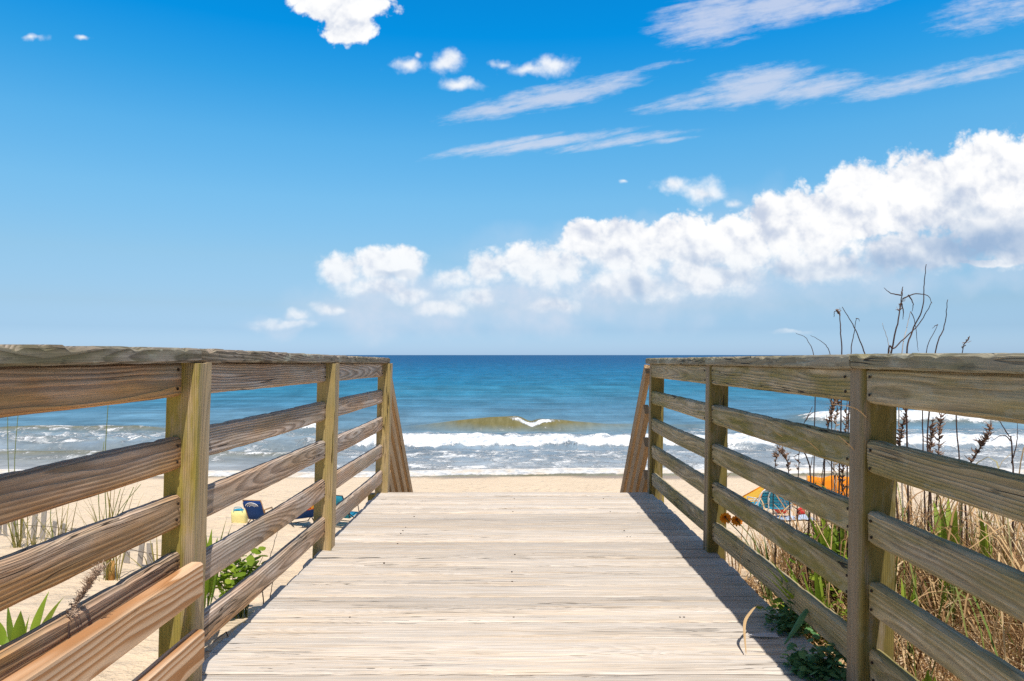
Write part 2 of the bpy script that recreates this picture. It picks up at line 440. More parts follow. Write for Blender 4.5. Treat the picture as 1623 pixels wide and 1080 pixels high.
foam = np.maximum(foam, 1.3 * lump); foam = np.maximum(foam, lf * np.clip(chop * 1.1, 0, .62)); foam = np.maximum(foam, .6 * sw2 * (YY < 37.6) )
foam = np.maximum(foam, .36 * sst(YY, 48, 50) * (1 - sst(YY, 50, 51)) * 1.)
sandy = np.clip(brk / .62, 0, 1) * sst(-dyb, -.7, .3) + .45 * envx * (dyb < 0) * np.exp(-((dyb + 1.6) / 1.3) ** 2)
sandy = np.maximum(sandy, .75 * sw2); sandy = np.maximum(sandy, .3 * lf * np.clip(chop * 2, 0, 1)); sandy = np.maximum(sandy, .8 * np.clip(brkL / .35, 0, 1) * (YY < 48.4)); sandy = np.maximum(sandy, .7 * np.clip(brkR / .5, 0, 1))
sandy = np.maximum(sandy, .75 * (1 - sst(YY, shore + .6, shore + 1.8)))
nx, ny = len(wx), len(wy)
co = np.stack([XX, YY, ZZ], -1).reshape(-1, 3)
idx = np.arange(nx * ny).reshape(ny, nx)
quads = np.stack([idx[:-1, :-1], idx[:-1, 1:], idx[1:, 1:], idx[1:, :-1]], -1).reshape(-1, 4)
me = bpy.data.meshes.new('ocean')
me.vertices.add(len(co)); me.vertices.foreach_set('co', co.ravel())
me.loops.add(quads.size); me.loops.foreach_set('vertex_index', quads.ravel())
me.polygons.add(len(quads)); me.polygons.foreach_set('loop_start', np.arange(0, quads.size, 4)); me.polygons.foreach_set('loop_total', np.full(len(quads), 4))
me.polygons.foreach_set('use_smooth', np.ones(len(quads), bool)); me.update(); me.validate()
for nm, A in (('foam', foam), ('sandy', sandy)):
    a = me.attributes.new(nm, 'FLOAT', 'POINT'); a.data.foreach_set('value', A.ravel().astype(np.float32))
m, g, b = newmat('sea_water')
tc = g.node('ShaderNodeTexCoord'); P = tc.outputs['Object']; X_, Y_, Z_ = g.sep(P)
dist = g.m('SQRT', g.add(g.mul(X_, X_), g.mul(Y_, Y_)))
yw = g.add(Y_, g.mul(g.sub(g.noise(g.comb(g.mul(X_, .02), g.mul(Y_, .05), 0.), 1., 3.), .5), g.mul(Y_, .5)))
t = g.m('DIVIDE', 10., yw)            # 0 far .. 0.3 at the beach
c = g.ramp(g.mul(t, 3.), [(0., (.002, .078, .20)), (.035, (.003, .085, .215)), (.134, (.008, .14, .28)), (.283, (.03, .18, .29)), (.43, (.075, .205, .31)), (.58, (.14, .245, .32)), (.75, (.24, .315, .38)), (1., (.40, .38, .35))])
band = g.noise(g.comb(g.mul(X_, .03), g.mul(Y_, .22), 0.), 1., 4., .6)
band2 = g.noise(g.comb(g.mul(X_, .12), g.mul(Y_, .5), 0.), 1., 5., .65)
c = g.scale(c, g.ma(g.sub(band, .5), .8, 1.)); c = g.scale(c, g.ma(g.sub(band2, .5), 1.3, 1.))
band3 = g.noise(g.comb(g.mul(X_, .22), g.mul(Y_, .085), 3.), 1., 5., .7)
c = g.scale(c, g.ma(g.sub(band3, .5), 1.5, 1.))
sa = g.attr('sandy').outputs['Fac']; fo = g.attr('foam').outputs['Fac']
sn = g.noise(g.comb(g.mul(X_, 1.2), g.mul(Y_, .8), Z_), 1., 4., .6)
st3 = g.noise(g.comb(g.mul(X_, 2.6), g.mul(Z_, 1.2), g.mul(Y_, .3)), 1., 5., .65)
c = g.mix(g.m('MULTIPLY', sa, g.ma(sn, .6, .65), clamp=True), c, g.mix(g.ss(st3, .3, .75), (.165, .145, .062), (.225, .20, .10)))
fn = g.noise(g.comb(g.mul(X_, .7), g.mul(Y_, .8), 0.), 1., 7., .68)
fn2 = g.noise(g.comb(g.mul(X_, 3.6), g.mul(Y_, 3.2), 0.), 1., 5., .7)
fv = g.vor(g.v('ADD', g.comb(g.mul(X_, 1.1), g.mul(Y_, 1.0), 0.), g.scale(g.comb(fn, fn2, 0.), 2.6)), 1., 'DISTANCE_TO_EDGE').outputs['Distance']
lace = g.ss(fv, .16, .02)
fb = g.add(g.add(fo, g.mul(g.sub(fn, .5), 1.1)), g.add(g.mul(g.sub(fn2, .5), .55), g.mul(g.sub(lace, .35), .16)))
ff = g.mul(g.ss(fb, .44, .80), g.ss(fo, .08, .3))
# small whitecap flecks further out
wc = g.mul(g.ss(g.noise(g.comb(g.mul(X_, .35), g.mul(Y_, .55), 0.), 1., 5., .7), .71, .76), g.ss(Y_, 400., 90.))
ff = g.m('MAXIMUM', ff, g.mul(wc, .5))
fc = g.mix(g.ss(g.add(g.mul(fn2, .6), g.mul(fn, .4)), .38, .56), (.50, .55, .60), (.90, .90, .88))
fc = g.mix(g.m('MULTIPLY', g.ss(Y_, 34.2, 32.2), g.ma(g.ss(fn, .4, .6), .5, .15)), fc, (.62, .47, .30))
c = g.mix(ff, c, fc)
g.l.new(c, b.inputs['Base Color']); b.inputs['Roughness'].default_value = .9; b.inputs['Specular IOR Level'].default_value = 0.
gl = g.node('ShaderNodeBsdfGlossy'); gl.inputs['Roughness'].default_value = .16
fr = g.node('ShaderNodeFresnel'); fr.inputs['IOR'].default_value = 1.333
mxs = g.node('ShaderNodeMixShader'); g.l.new(g.mul(g.m('MINIMUM', g.mul(fr.outputs[0], .55), WMAX), g.m('MULTIPLY', g.sub(1., ff), g.sub(1., sa), clamp=True)), mxs.inputs[0])
g.l.new(b.outputs[0], mxs.inputs[1]); g.l.new(gl.outputs[0], mxs.inputs[2]); g.l.new(mxs.outputs[0], m.node_tree.nodes['Material Output'].inputs['Surface'])
hz = g.add(g.mul(g.noise(g.comb(g.mul(X_, .8), g.mul(Y_, 1.5), Z_), 1., 5., .62), 1.), g.mul(g.noise(g.comb(g.mul(X_, .16), g.mul(Y_, .34), 0.), 1., 3., .55), 2.2))
hz = g.add(hz, g.mul(ff, g.ma(fn2, .35, .1)))
bump(g, b, hz, .28, 1.)
bl = b.inputs['Normal'].links[0].from_socket; g.l.new(bl, gl.inputs['Normal']); g.l.new(bl, fr.inputs['Normal'])
props(link('ocean', me, m), 'blue sea with a breaking wave and foam at the beach', kind='structure')

# ------------------------------------------------------------------ boardwalk
SLOPE = .0096
def dz(y): return E - .967 + SLOPE * (5.07 - y)
bw = empty('boardwalk', (0, 2, dz(2) - .04), 'sun bleached grey plank boardwalk leading to the beach', 'boardwalk')
vs = []; fs = []; seeds = []; pos = []
pitch = .1405; nb = 46; y_end = 5.095
for i in range(nb):
    y1 = y_end - i * pitch; yc = y1 - pitch / 2; gap = rnd.choice((.004, .006, .007, .005, .014, .008, .018))
    hw = pitch / 2 - gap / 2; sd = rnd.random(); so = sd * 50
    xl = -.952 + rnd.uniform(-.012, .012); xr = .972 + rnd.uniform(-.012, .012); n = 40; b0 = len(vs); tz = rnd.uniform(-.0025, .0025); tilt = rnd.uniform(-.012, .012)
    pr = [(-hw, -.037), (-hw, -.006), (-hw + .005, -.001), (-hw * .5, 0), (0, .0005), (hw * .5, 0), (hw - .005, -.001), (hw, -.006), (hw, -.037)]
    for k in range(n + 1):
        x = xl + (xr - xl) * k / n
        for (py, pz) in pr:
            jy = mnoise.noise((x * 2.2 + so, 1.3 if py < 0 else 5.5, so)) * .0016
            jz = mnoise.noise((x * 3 + so, py * 20, so)) * .0014
            if pz > -.01 and abs(py) > hw - .006: jz -= max(0, mnoise.noise((x * 22 + so, py * 9, 2.)) - .15) * .008
            vs.append((x, yc + py + jy, dz(yc) + pz + tz + py * tilt + jz)); seeds.append(sd); pos.append(yc)
    q = len(pr)
    for k in range(n):
        for j in range(q):
            fs.append((b0 + k * q + j, b0 + k * q + (j + 1) % q, b0 + (k + 1) * q + (j + 1) % q, b0 + (k + 1) * q + j))
    fs.append(tuple(b0 + j for j in range(q - 1, -1, -1))); fs.append(tuple(b0 + n * q + j for j in range(q)))
o0 = WM[bw.name].to_translation()
me = bpy.data.meshes.new('deck_planks'); me.from_pydata([(p[0] - o0.x, p[1] - o0.y, p[2] - o0.z) for p in vs], [], [f[::-1] for f in fs])
for nm, A in (('bseed', seeds), ('bpos', [p - o0.y for p in pos])):
    a = me.attributes.new(nm, 'FLOAT', 'POINT'); a.data.foreach_set('value', A)
link('deck_planks', me, M_DECK, bw, Matrix.Translation(o0))
for xj in (-.60, 0., .60):
    board('joist', (xj, -1.3, dz(-1.3) - .134), (xj, 5.05, dz(5.05) - .134), .185, .038, M_POSTY, bw, moss=.3, seg=.3)
for xj in (-.918, .938):
    board('rim_joist', (xj, -1.3, dz(-1.3) - .136), (xj, 5.05, dz(5.05) - .136), .185, .038, M_POSTY, bw, moss=.7, seg=.2)
for xs_ in (-1.06, 1.085):
    board('support_pile', (xs_, 5.52, E - 3.2), (xs_, 5.52, E - 1.06), .10, .10, M_POSTY, bw, up=(0, 1, 0), moss=.9)

# railings
M_NAIL, g, b = newmat('rusty_nail'); b.inputs['Base Color'].default_value = (.035, .02, .014, 1); b.inputs['Roughness'].default_value = .7
nail_mb = MB(); nail_mb.tube([(0, 0, 0), (.003, 0, 0)], .0042, 8)
dn = None
for i in range(30):
    by = y_end - (rnd.randrange(1, 22) + rnd.choice((.27, .73))) * pitch
    p = Vector((rnd.choice((-.60, 0., .60)) + rnd.uniform(-.012, .012), by, dz(by) + .0012))
    if dn is None:
        mb = MB(); mb.tube([p + Vector((0, 0, -.004)), p + Vector((0, 0, .0012))], .0036, 8); dn = mb.build('nail', M_NAIL, bw, origin=p, smooth=False)
    else:
        c_ = dn.copy(); COL.objects.link(c_); c_.parent = bw; c_.matrix_local = WM[bw.name].inverted() @ Matrix.Translation(p); reg(c_, Matrix.Translation(p))
def make_nail(p, nx, parent):
    mb = MB(); mb.tube([Vector(p), Vector(p) + Vector((nx * .0025, 0, 0))], .0042, 7)
    return mb.build('nail', M_NAIL, parent, origin=p, smooth=False)
TILT = .022
def post(parent, xin, y0, ztop, zbot, side, mat, wide, thick, seed, moss, warm=0., name='post'):
    # side -1 left: thickness runs outward; xin = deck-facing x at mid height
    xc = xin + side * thick / 2; yc = y0 + wide / 2
    L = ztop - zbot
    return board(name, (xc - TILT * L * .5, yc, zbot), (xc + TILT * L * .5, yc, ztop), wide, thick, mat, parent, up=(0, 1, 0), seed=seed, moss=moss, warm=warm, jit=.0012)
def railing(side, xin, ys_, capz, mat, capmat, label, moss, drop0):
    r = empty('railing', (xin, ys_[2], dz(ys_[2])), label, 'railing')
    yr = list(ys_) + [-1.06]
    T = .038
    xr = xin + side * (.049 if side < 0 else .036)
    yend = ys_[-1] + .089
    pall = [-1.06] + list(ys_)
    ends = [-1.1] + [p + .045 for p in ys_[:-1]] + [yend]
    # posts: one square timber at each place, the rails butt against it and are toe-nailed
    for k, yp in enumerate([-1.06] + list(ys_)):
        zt = capz(yp + .04) - .041
        post(r, xin, yp, zt, E - 1.45 if yp < 5 else E - 2.2, side, M_POSTY if side < 0 else M_POSTR, .089, .089, (.13 + .21 * k + (.37 if side > 0 else 0)) % 1,
             ((.85 if yp < 3 else .35) if side < 0 else .9), .1 if yp < 3 else .3)  # right-hand value sets how strongly the painted front-face shade shows
    for k in range(len(ends) - 1):
        y0, y1 = ends[k] + .002, ends[k + 1] - .002
        xc = xin + side * (.066)
        board('cap_board', (xc, y0, capz(y0) - .02), (xc, y1, capz(y1) - .02), .04, .14, capmat, r, moss=rnd.uniform(.2, .6), jit=.0022, chips=.03, ch=.006, seg=.02)
        y0, y1 = pall[k] + .089 + .0015, pall[k + 1] - .0015
        for i in range(5):
            if side < 0 and k == 1 and i == 4: continue      # the new planks stand in for this one
            dd = drop0 if k == 1 else 0.
            off = .044 + .187 * i + .0455 + (dd if i else dd * .4) - (.027 * (i - 1) if side < 0 and k == 1 and i > 1 else 0)
            w = .091 + rnd.uniform(-.003, .003) + (.004 if i == 0 else 0)
            a = rnd.uniform(-.004, .004); e = rnd.uniform(-.004, .004)
            if side < 0 and k == 1 and i: a, e = rnd.uniform(.018, .026), rnd.uniform(-.002, .002)
            if i == 0: a = e = 0.; off = .038 + .0485; w = .097
            o = board('rail', (xr, y0, capz(y0) - off + a), (xr, y1, capz(y1) - off + e), w, T - .003, mat, r,
                      warm=(.58 if (side < 0 and k <= 1) else .12 if side < 0 else 0.) + rnd.uniform(-.15, .15), moss=moss * rnd.uniform(.6, 1.3), jit=.0015, bow=rnd.uniform(-.007, .004) if i else .001, chips=.006 if i else 0, seg=.025, ch=.0085)
            if k >= 1:
                for yy in ((y0 + .025, ) if k else ()) + (y1 - .022,):
                    for zz in (-.024, .022):
                        make_nail((xr - side * (T / 2 + .0005), yy + rnd.uniform(-.006, .006), capz(yy) - off + zz + rnd.uniform(-.005, .005)), -side, o)
    return r
def capL(y): return E + (.0195 if y < 2 else .0195 - .0375 * (y - 2) / 3.06)
def capR(y): return E + (.0035 if y < 1.95 else .0035 - .0255 * (y - 1.95) / 3.06)
RL = railing(-1, -.892, [.47, 2.0, 3.53, 5.06], capL, M_LEFT, M_CAPL, 'weathered brown wooden railing on the left with pale new planks nailed on', .15, .012)
RR = railing(1, .935, [.42, 1.95, 3.48, 5.01], capR, M_RIGHT, M_CAPR, 'mossy grey wooden railing on the right beside dry grass', .85, .004)
for (zt0, zt1, yy, sd) in ((-.566, -.5535, 1.985, .34), (-.7545, -.742, 1.998, .81)):
    o = board('new_plank', (-.872, -.5, E + zt1 - .048), (-.872, yy, E + zt0 - .048), .096, .037, M_FRESH, RL, seed=sd, jit=.0006, ch=.006)
    o['label'] = 'pale new pine plank nailed to the inside of the left railing'

# stairs and their handrails
st = empty('staircase', (0, 5.1, dz(5.1) - .04), 'wooden stairs dropping from the boardwalk end to the sand', 'stairs')
ns = 12; rise = .19; run = .215
z0 = dz(5.1)
for i in range(1, ns + 1):
    yy = 5.12 + (i - .5) * run
    board('tread', (-.93, yy, z0 - i * rise - .02), (.95, yy, z0 - i * rise - .02), .038, .2, M_STAIR, st, seg=.2)
for xs_ in (-.96, .985):
    board('stringer', (xs_, 5.13, z0 - .26), (xs_, 5.13 + ns * run, z0 - .26 - ns * rise), .24, .04, M_STAIR, st, seg=.3)
for side, xin, lab in ((-1, -.905, 'left'), (1, .945, 'right')):
    r = empty('stair_railing', (xin, 5.2, z0 - .2), f'sloping board handrail descending beside the stairs on the {lab}', 'stair railing')
    dyy = 2.55; k = 1.07
    for i in range(4):
        zz = E - .10 - .235 * i
        xx = xin + side * .004
        y0 = 5.17 if i else 5.12
        board('handrail' if i == 0 else 'slope_rail', (xx, y0, zz - (y0 - 5.12) * k), (xx - side * .06, y0 + dyy, zz - (y0 - 5.12 + dyy) * k), .092, .038, M_STAIR, r, warm=.2, seg=.1)
    for yy in (6.45, 7.5):
        zt = E - .10 - (yy - 5.12) * k
        board('stair_post', (xin + side * .054, yy, zt - 1.9), (xin + side * .054, yy, zt - .01), .089, .089, M_POSTY, r, up=(0, 1, 0), moss=.6, seg=.2)
TINT = [(0.0, (0.74, 1.09, 1.85)), (0.0344, (0.5680379999999999, 0.8172240000000001, 1.306314)), (0.0663, (0.63, 0.819, 1.0936)), (0.1295, (0.7298, 0.9889, 1.114)), (0.2064, (0.6771, 1.1989, 1.3251)), (0.28, (0.4875, 1.2841, 1.5023)), (0.3491, (0.1793, 1.223, 1.631)), (0.407, (0.0117, 1.131, 1.7517)), (0.5, (0.02, 1.05, 1.7)), (0.68, (0.95, 0.86, 0.84)), (1.0, (1.4, 1.0, 0.74))]
BN1, BN2, BN3 = 1.25, .75, .45
SH0, SH1, SH2 = .60, .8, -.1
CCREASE = (206, 215, 232); VEILA = .9
CSHADE = (158, 184, 216); CLIT = (1.02, 1.02, 1.02); SUNE = 4.65; DENOISE = False; EXPO = 0.
scene.cycles.max_bounces = 5; scene.cycles.diffuse_bounces = 3; scene.cycles.glossy_bounces = 2; scene.cycles.transmission_bounces = 3
# ------------------------------------------------------------------ plants
def leafmat(name, c0, c1, trans=.35, rough=.55, spec=.3):
    m, g, b = newmat(name)
    gi = g.node('ShaderNodeNewGeometry'); tc = g.node('ShaderNodeTexCoord')
    n = g.noise(tc.outputs['Object'], 14, 3, .6)
    f = g.m('ADD', g.mul(gi.outputs['Random Per Island'], .7), g.mul(g.sub(n, .35), .6), clamp=True)
    c = g.mix(f, c0, c1)
    g.l.new(c, b.inputs['Base Color']); b.inputs['Roughness'].default_value = rough; b.inputs['Specular IOR Level'].default_value = spec
    tr = g.node('ShaderNodeBsdfTranslucent'); g.l.new(c, tr.inputs['Color'])
    mx = g.node('ShaderNodeMixShader'); mx.inputs[0].default_value = trans
    g.l.new(b.outputs[0], mx.inputs[1]); g.l.new(tr.outputs[0], mx.inputs[2])
    g.l.new(mx.outputs[0], m.node_tree.nodes['Material Output'].inputs['Surface'])
    return m
M_LEAF = leafmat('green_leaf', (.15, .27, .022), (.40, .50, .05), .45)
M_DARKLEAF = leafmat('dark_creeper_leaf', (.06, .17, .06), (.17, .33, .12), .2, .4)
M_OAT = leafmat('beach_grass', (.20, .19, .045), (.42, .33, .11), .3)
M_OATG = leafmat('green_grass_blade', (.16, .22, .05), (.28, .32, .08), .3)
M_STEMG = leafmat('green_stem', (.09, .13, .03), (.16, .19, .05), .1)
M_DRY = None
def drymat():
    m, g, b = newmat('dry_grass_blade')
    gi = g.node('ShaderNodeNewGeometry'); ri = gi.outputs['Random Per Island']
    c = g.ramp(ri, [(0., (.15, .08, .04)), (.18, (.34, .19, .085)), (.42, (.58, .37, .18)), (.72, (.72, .51, .27)), (.9, (.76, .61, .39)), (.93, (.22, .25, .06)), (1., (.15, .22, .04))])
    g.l.new(c, b.inputs['Base Color']); b.inputs['Roughness'].default_value = .7
    tr = g.node('ShaderNodeBsdfTranslucent'); g.l.new(c, tr.inputs['Color'])
    mx = g.node('ShaderNodeMixShader'); mx.inputs[0].default_value = .25
    g.l.new(b.outputs[0], mx.inputs[1]); g.l.new(tr.outputs[0], mx.inputs[2])
    g.l.new(mx.outputs[0], m.node_tree.nodes['Material Output'].inputs['Surface'])
    return m
M_DRY = drymat()
def plainmat(name, col, rough=.7, var=.35, sc=40, spec=.25):
    m, g, b = newmat(name)
    tc = g.node('ShaderNodeTexCoord')
    n = g.noise(tc.outputs['Object'], sc, 3, .6)
    g.l.new(g.scale(g.mix(0., col, col), g.ma(g.sub(n, .5), var * 2, 1.)), b.inputs['Base Color'])
    b.inputs['Roughness'].default_value = rough; b.inputs['Specular IOR Level'].default_value = spec
    return m
M_STALK = plainmat('dead_stalk', (.085, .052, .042), .8, .5, 60)
M_STALKW = plainmat('bleached_stalk', (.48, .42, .36), .8, .4, 60)
M_POD = plainmat('seed_pod', (.27, .175, .125), .8, .8, 90)
M_PODP = plainmat('pale_seed_pod', (.40, .29, .21), .8, .7, 90)

def rv(a=1.): return Vector((rnd.uniform(-a, a), rnd.uniform(-a, a), rnd.uniform(-a, a)))
def blade(mb, base, tip, w, sag=.1, n=6, side=None):
    base = Vector(base); tip = Vector(tip); d = tip - base
    hor = Vector((d.x, d.y, 0)); mid = base + d * .55 + Vector((0, 0, sag * d.length)) - hor * sag
    p = [(1 - t) ** 2 * base + 2 * t * (1 - t) * mid + t * t * tip for t in (i / (n - 1) for i in range(n))]
    sd = side or (Vector((0, 0, 1)).cross(hor) if hor.length > 1e-3 else Vector((1, 0, 0)))
    mb.strap(p, [w * (1 - .0 * t) * max(.08, 1 - (i / (n - 1)) ** 1.6) for i, t in enumerate(p)] if False else [w * max(.06, (1 - (i / (n - 1)) ** 1.8)) for i in range(n)], sd, .3)
def lanceleaf(mb, base, tip, w, sag=.12, n=8, side=None):
    base = Vector(base); tip = Vector(tip); d = tip - base
    hor = Vector((d.x, d.y, 0)); mid = base + d * .5 + Vector((0, 0, sag * d.length)) - hor * sag
    p = [(1 - t) ** 2 * base + 2 * t * (1 - t) * mid + t * t * tip for t in (i / (n - 1) for i in range(n))]
    sd = side or (Vector((0, 0, 1)).cross(hor) if hor.length > 1e-3 else Vector((1, 0, 0)))
    sd = sd + rv(.25) * sd.length
    mb.strap(p, [w * max(.02, math.sin(math.pi * (.10 + .90 * (i / (n - 1)) ** .62)) ** 1.05) for i in range(n)], sd, .35)

# dry grass beside the right railing: nobody could count it
def dens_ok(x, y):
    if x < 1.16: return False
    return True
mb = MB(); nbl = 0
while nbl < 12500:
    x = 1.14 + abs(rnd.gauss(0, 1.25)); y = rnd.uniform(.4, 4.4)
    if x > 5.5: continue
    k = 1.0
    if y > 3.4: k *= .35
    if x < 1.5 and y > 2.2: k *= .35
    if x > 2.6: k *= .7
    if mnoise.noise((x * 1.6, y * 1.6, 4)) < -.1: k *= .45
    if rnd.random() > k: continue
    nbl += 1
    z = ground(x, y) - .01
    hgt = rnd.uniform(.16, .52) * (1 + .6 * mnoise.noise((x * 1.1 + 7, y * 1.1, 1))) * (.6 if x < 1.45 else 1.)
    if y > 2.6: hgt *= .8
    a = rnd.uniform(0, 2 * math.pi); ln = rnd.uniform(.05, .9) * hgt
    if rnd.random() < .25: ln = hgt * 1.4; hgt *= .45
    t = Vector((x + math.cos(a) * ln - .05, y + math.sin(a) * ln * .8, z + hgt))
    if t.x < 1.12: t.x = 1.12 + rnd.uniform(0, .06)
    blade(mb, (x, y, z), t, rnd.uniform(.0016, .0042), rnd.uniform(.05, .35), 5)
for i in range(420):
    x = 1.2 + abs(rnd.gauss(0, .9)); y = rnd.uniform(1.0, 3.4); z = ground(x, y); a = rnd.uniform(0, 6.28); l = rnd.uniform(.35, .85); hh = rnd.uniform(.12, .45)
    p2 = Vector((max(1.1, x + math.cos(a) * l), y + math.sin(a) * l, z + rnd.uniform(.02, .3)))
    path = bez([Vector((x, y, z)), Vector((x, y, z)).lerp(p2, .35) + Vector((rnd.uniform(-.06, .06), rnd.uniform(-.06, .06), hh)), Vector((x, y, z)).lerp(p2, .7) + Vector((0, 0, hh * rnd.uniform(.6, 1.1))), p2], 4)
    mb.strap(path, [rnd.uniform(.0018, .0032)] * (len(path) - 1) + [.0004], (-math.sin(a), math.cos(a), rnd.uniform(-.4, .4)), .3)
o = mb.build('dry_grass', M_DRY, None, origin=(1.2, 2, ground(1.2, 2)))
props(o, 'matted tan dry grass filling the dune beside the right railing', 'grass', kind='stuff')
# dead leaf litter close to the deck edge
mb = MB()
for i in range(1500):
    y = rnd.uniform(1.6, 3.35); x = 1.0 + abs(rnd.gauss(0, .22)); z = ground(x, y) + rnd.uniform(0, .05)
    a = rnd.uniform(0, 6.28); l = rnd.uniform(.03, .14)
    blade(mb, (x, y, z), (x + math.cos(a) * l, y + math.sin(a) * l, z + rnd.uniform(-.01, .07)), rnd.uniform(.002, .006), .2, 4)
o = mb.build('leaf_litter', M_DRY, None, origin=(1.1, 2.4, ground(1.1, 2.4)))
props(o, 'broken dry stems and leaf litter along the right deck edge', 'litter', kind='stuff')

# dead stalks
def stalk(pts, Y, label, r=.0042, pods=None, white=False, basedx=0., cat='dead stalk', fromground=True, podmat=None, ps=1., branches=()):
    P = [at(px, py, Y + (rnd.uniform(-.03, .03))) for px, py in pts]
    if fromground:
        bx = P[0].x + basedx; by = Y; P = [Vector((bx, by, ground(bx, by) - .02)), Vector((bx * .6 + P[0].x * .4, by, (ground(bx, by) + P[0].z) / 2 + .05))] + P
    e = empty('dead_stalk', P[0], label, cat, 'dry dead plant stalks over the right railing' if P[0].x > 0 else None)
    path = bez(P, 7); n = len(path)
    path = [p + rv(.0013) for p in path]
    mb = MB(); mb.tube(path, [r * (1 - .72 * i / (n - 1)) for i in range(n)], 6)
    mb.build('stem', M_STALKW if white else M_STALK, e)
    if branches:
        for k, br in enumerate(branches):
            bp = bez([at(px, py, Y) for px, py in br], 6); nb_ = len(bp)
            bp = [p + rv(.0011) for p in bp]
            m2 = MB(); m2.tube(bp, [r * .55 * (1 - .7 * i / (nb_ - 1)) for i in range(nb_)], 5)
            m2.build('branch', M_STALK, e)
    if pods:
        a, b_, cnt = pods; m3 = MB()
        for k in range(int(cnt * 2.3)):
            i = int((a + (b_ - a) * rnd.random()) * (n - 2)); p = path[i].lerp(path[i + 1], rnd.random())
            ang = rnd.uniform(0, 6.28); dr = Vector((math.cos(ang), math.sin(ang), rnd.uniform(.3, 1.4))).normalized()
            M = dr.to_track_quat('Z', 'Y').to_matrix(); s = rnd.uniform(.5, .95) * ps
            m3.ball(p + dr * .011 * s, (.0042 * s, .0042 * s, .0115 * s), 5, 4, M)
            if rnd.random() < .4:
                m3.strap([p + dr * .015 * ps, p + dr * .024 * ps + rv(.004), p + dr * .034 * ps + rv(.01) * ps], [.0025 * ps, .002 * ps, .0005], rv(1), .3)
        pm = m3.build('seed_pods', podmat or M_POD, e); pm['kind'] = 'stuff'
    return e
stalk([(1436, 575), (1446, 525), (1462, 490), (1465, 450), (1468, 419)], 2.75, 'tallest thin dark stalk rising above the right railing', .0040)
stalk([(1405, 690), (1411, 575), (1421, 520), (1428, 480), (1431, 455)], 2.8, 'upright dead stalk with curled side twigs above the right rail cap', .0052, (.72, .98, 8), ps=.6, branches=[[(1430, 474), (1450, 466), (1470, 469), (1477, 481)], [(1428, 468), (1412, 465), (1401, 456)], [(1429, 480), (1432, 495), (1431, 507)], [(1440, 468), (1447, 480), (1446, 494)]])
stalk([(1408, 565), (1419, 551), (1456, 514), (1477, 479)], 2.7, 'dark stalk leaning to the right across the tallest stalk', .0042)
stalk([(1470, 690), (1483, 558), (1497, 517), (1502, 475)], 2.75, 'single bare stalk curving up right of the tallest one', .0042)
stalk([(1462, 640), (1468, 558), (1486, 515)], 2.85, 'short bare stalk beside the curving one', .0034, branches=[[(1486, 515), (1482, 517), (1478, 521)]])
stalk([(1515, 640), (1525, 558), (1537, 533)], 2.8, 'short seeded tip farthest right over the railing', .0035, (.8, 1., 8), ps=.6)
stalk([(1333, 650), (1334, 560), (1332, 520), (1330, 498), (1323, 494), (1322, 503)], 2.95, 'hooked stalk with a seed knot left of the other stalks', .0036, (.70, .80, 10), ps=.6)
stalk([(1346, 640), (1349, 558), (1354, 525), (1357, 505)], 2.95, 'short straight stalk crossing behind a leaning one', .0034, branches=[[(1357, 505), (1361, 506), (1362, 510)]])
stalk([(1378, 600), (1369, 557), (1354, 519), (1335, 487)], 2.85, 'dark stalk leaning to the left over the cap', .0042)
stalk([(1292, 590), (1289, 560), (1278, 537), (1261, 528)], 3.1, 'thin arched stalk farthest left over the right cap', .0028)
stalk([(1318, 600), (1315, 559), (1303, 542), (1285, 532)], 3.1, 'second thin arched stalk from the left over the cap', .0028)
stalk([(1424, 640), (1430, 555), (1437, 520), (1443, 494)], 2.9, 'bleached white stalk among the dark ones', .0034, white=True, branches=[[(1443, 494), (1450, 510), (1454, 545), (1455, 557)]])
stalk([(1415, 600), (1409, 548), (1398, 512)], 3., 'short bleached stalk leaning left over the cap', .0028, white=True)
# pod-heavy stalks seen between the boards
stalk([(1306, 760), (1312, 680), (1324, 634), (1331, 645)], 3.1, 'seed-heavy stalk drooping beside the right post', .0045, (.62, 1., 46))
stalk([(1322, 780), (1323, 700), (1328, 640)], 3.15, 'pale seed-heavy stalk beside the drooping one', .0045, (.62, 1., 26), white=True, podmat=M_PODP)
stalk([(1333, 800), (1338, 720), (1343, 632)], 3., 'seed-heavy stalk close behind the near right post', .0045, (.45, 1., 56))
stalk([(1420, 740), (1428, 690), (1440, 640)], 2.9, 'seed-heavy stalk just right of the near right post', .0045, (.55, 1., 46))
stalk([(1474, 760), (1476, 700), (1479, 662)], 2.9, 'left one of two seed-heavy stalks standing close together', .0045, (.55, 1., 40))
stalk([(1486, 760), (1488, 700), (1493, 652)], 2.95, 'right one of two seed-heavy stalks standing close together', .0045, (.5, 1., 44))
stalk([(1530, 760), (1552, 712), (1567, 688), (1572, 660)], 2.8, 'seed-heavy stalk leaning right above the second rail', .0045, (.5, .9, 40))
stalk([(1607, 780), (1603, 700), (1598, 690), (1583, 665)], 2.6, 'twiggy stalk near the right picture edge', .0045, branches=[[(1603, 700), (1590, 690), (1570, 700)], [(1603, 735), (1612, 700), (1612, 670)]])
stalk([(1262, 860), (1265, 760), (1267, 700)], 3.2, 'reddish upright stalk in front of the surf', .0045, (.6, .9, 6), branches=[[(1266, 720), (1262, 722), (1257, 725)]])
stalk([(1302, 830), (1303, 760), (1306, 725)], 3.2, 'upright stalk in front of the orange windbreak', .0045)
stalk([(1284, 800), (1284, 745), (1272, 710), (1264, 698), (1275, 670), (1288, 645)], 2.9, 'forked bare twig bending across the second rail', .0042, branches=[[(1284, 745), (1288, 722)], [(1276, 668), (1285, 656), (1298, 652)]])
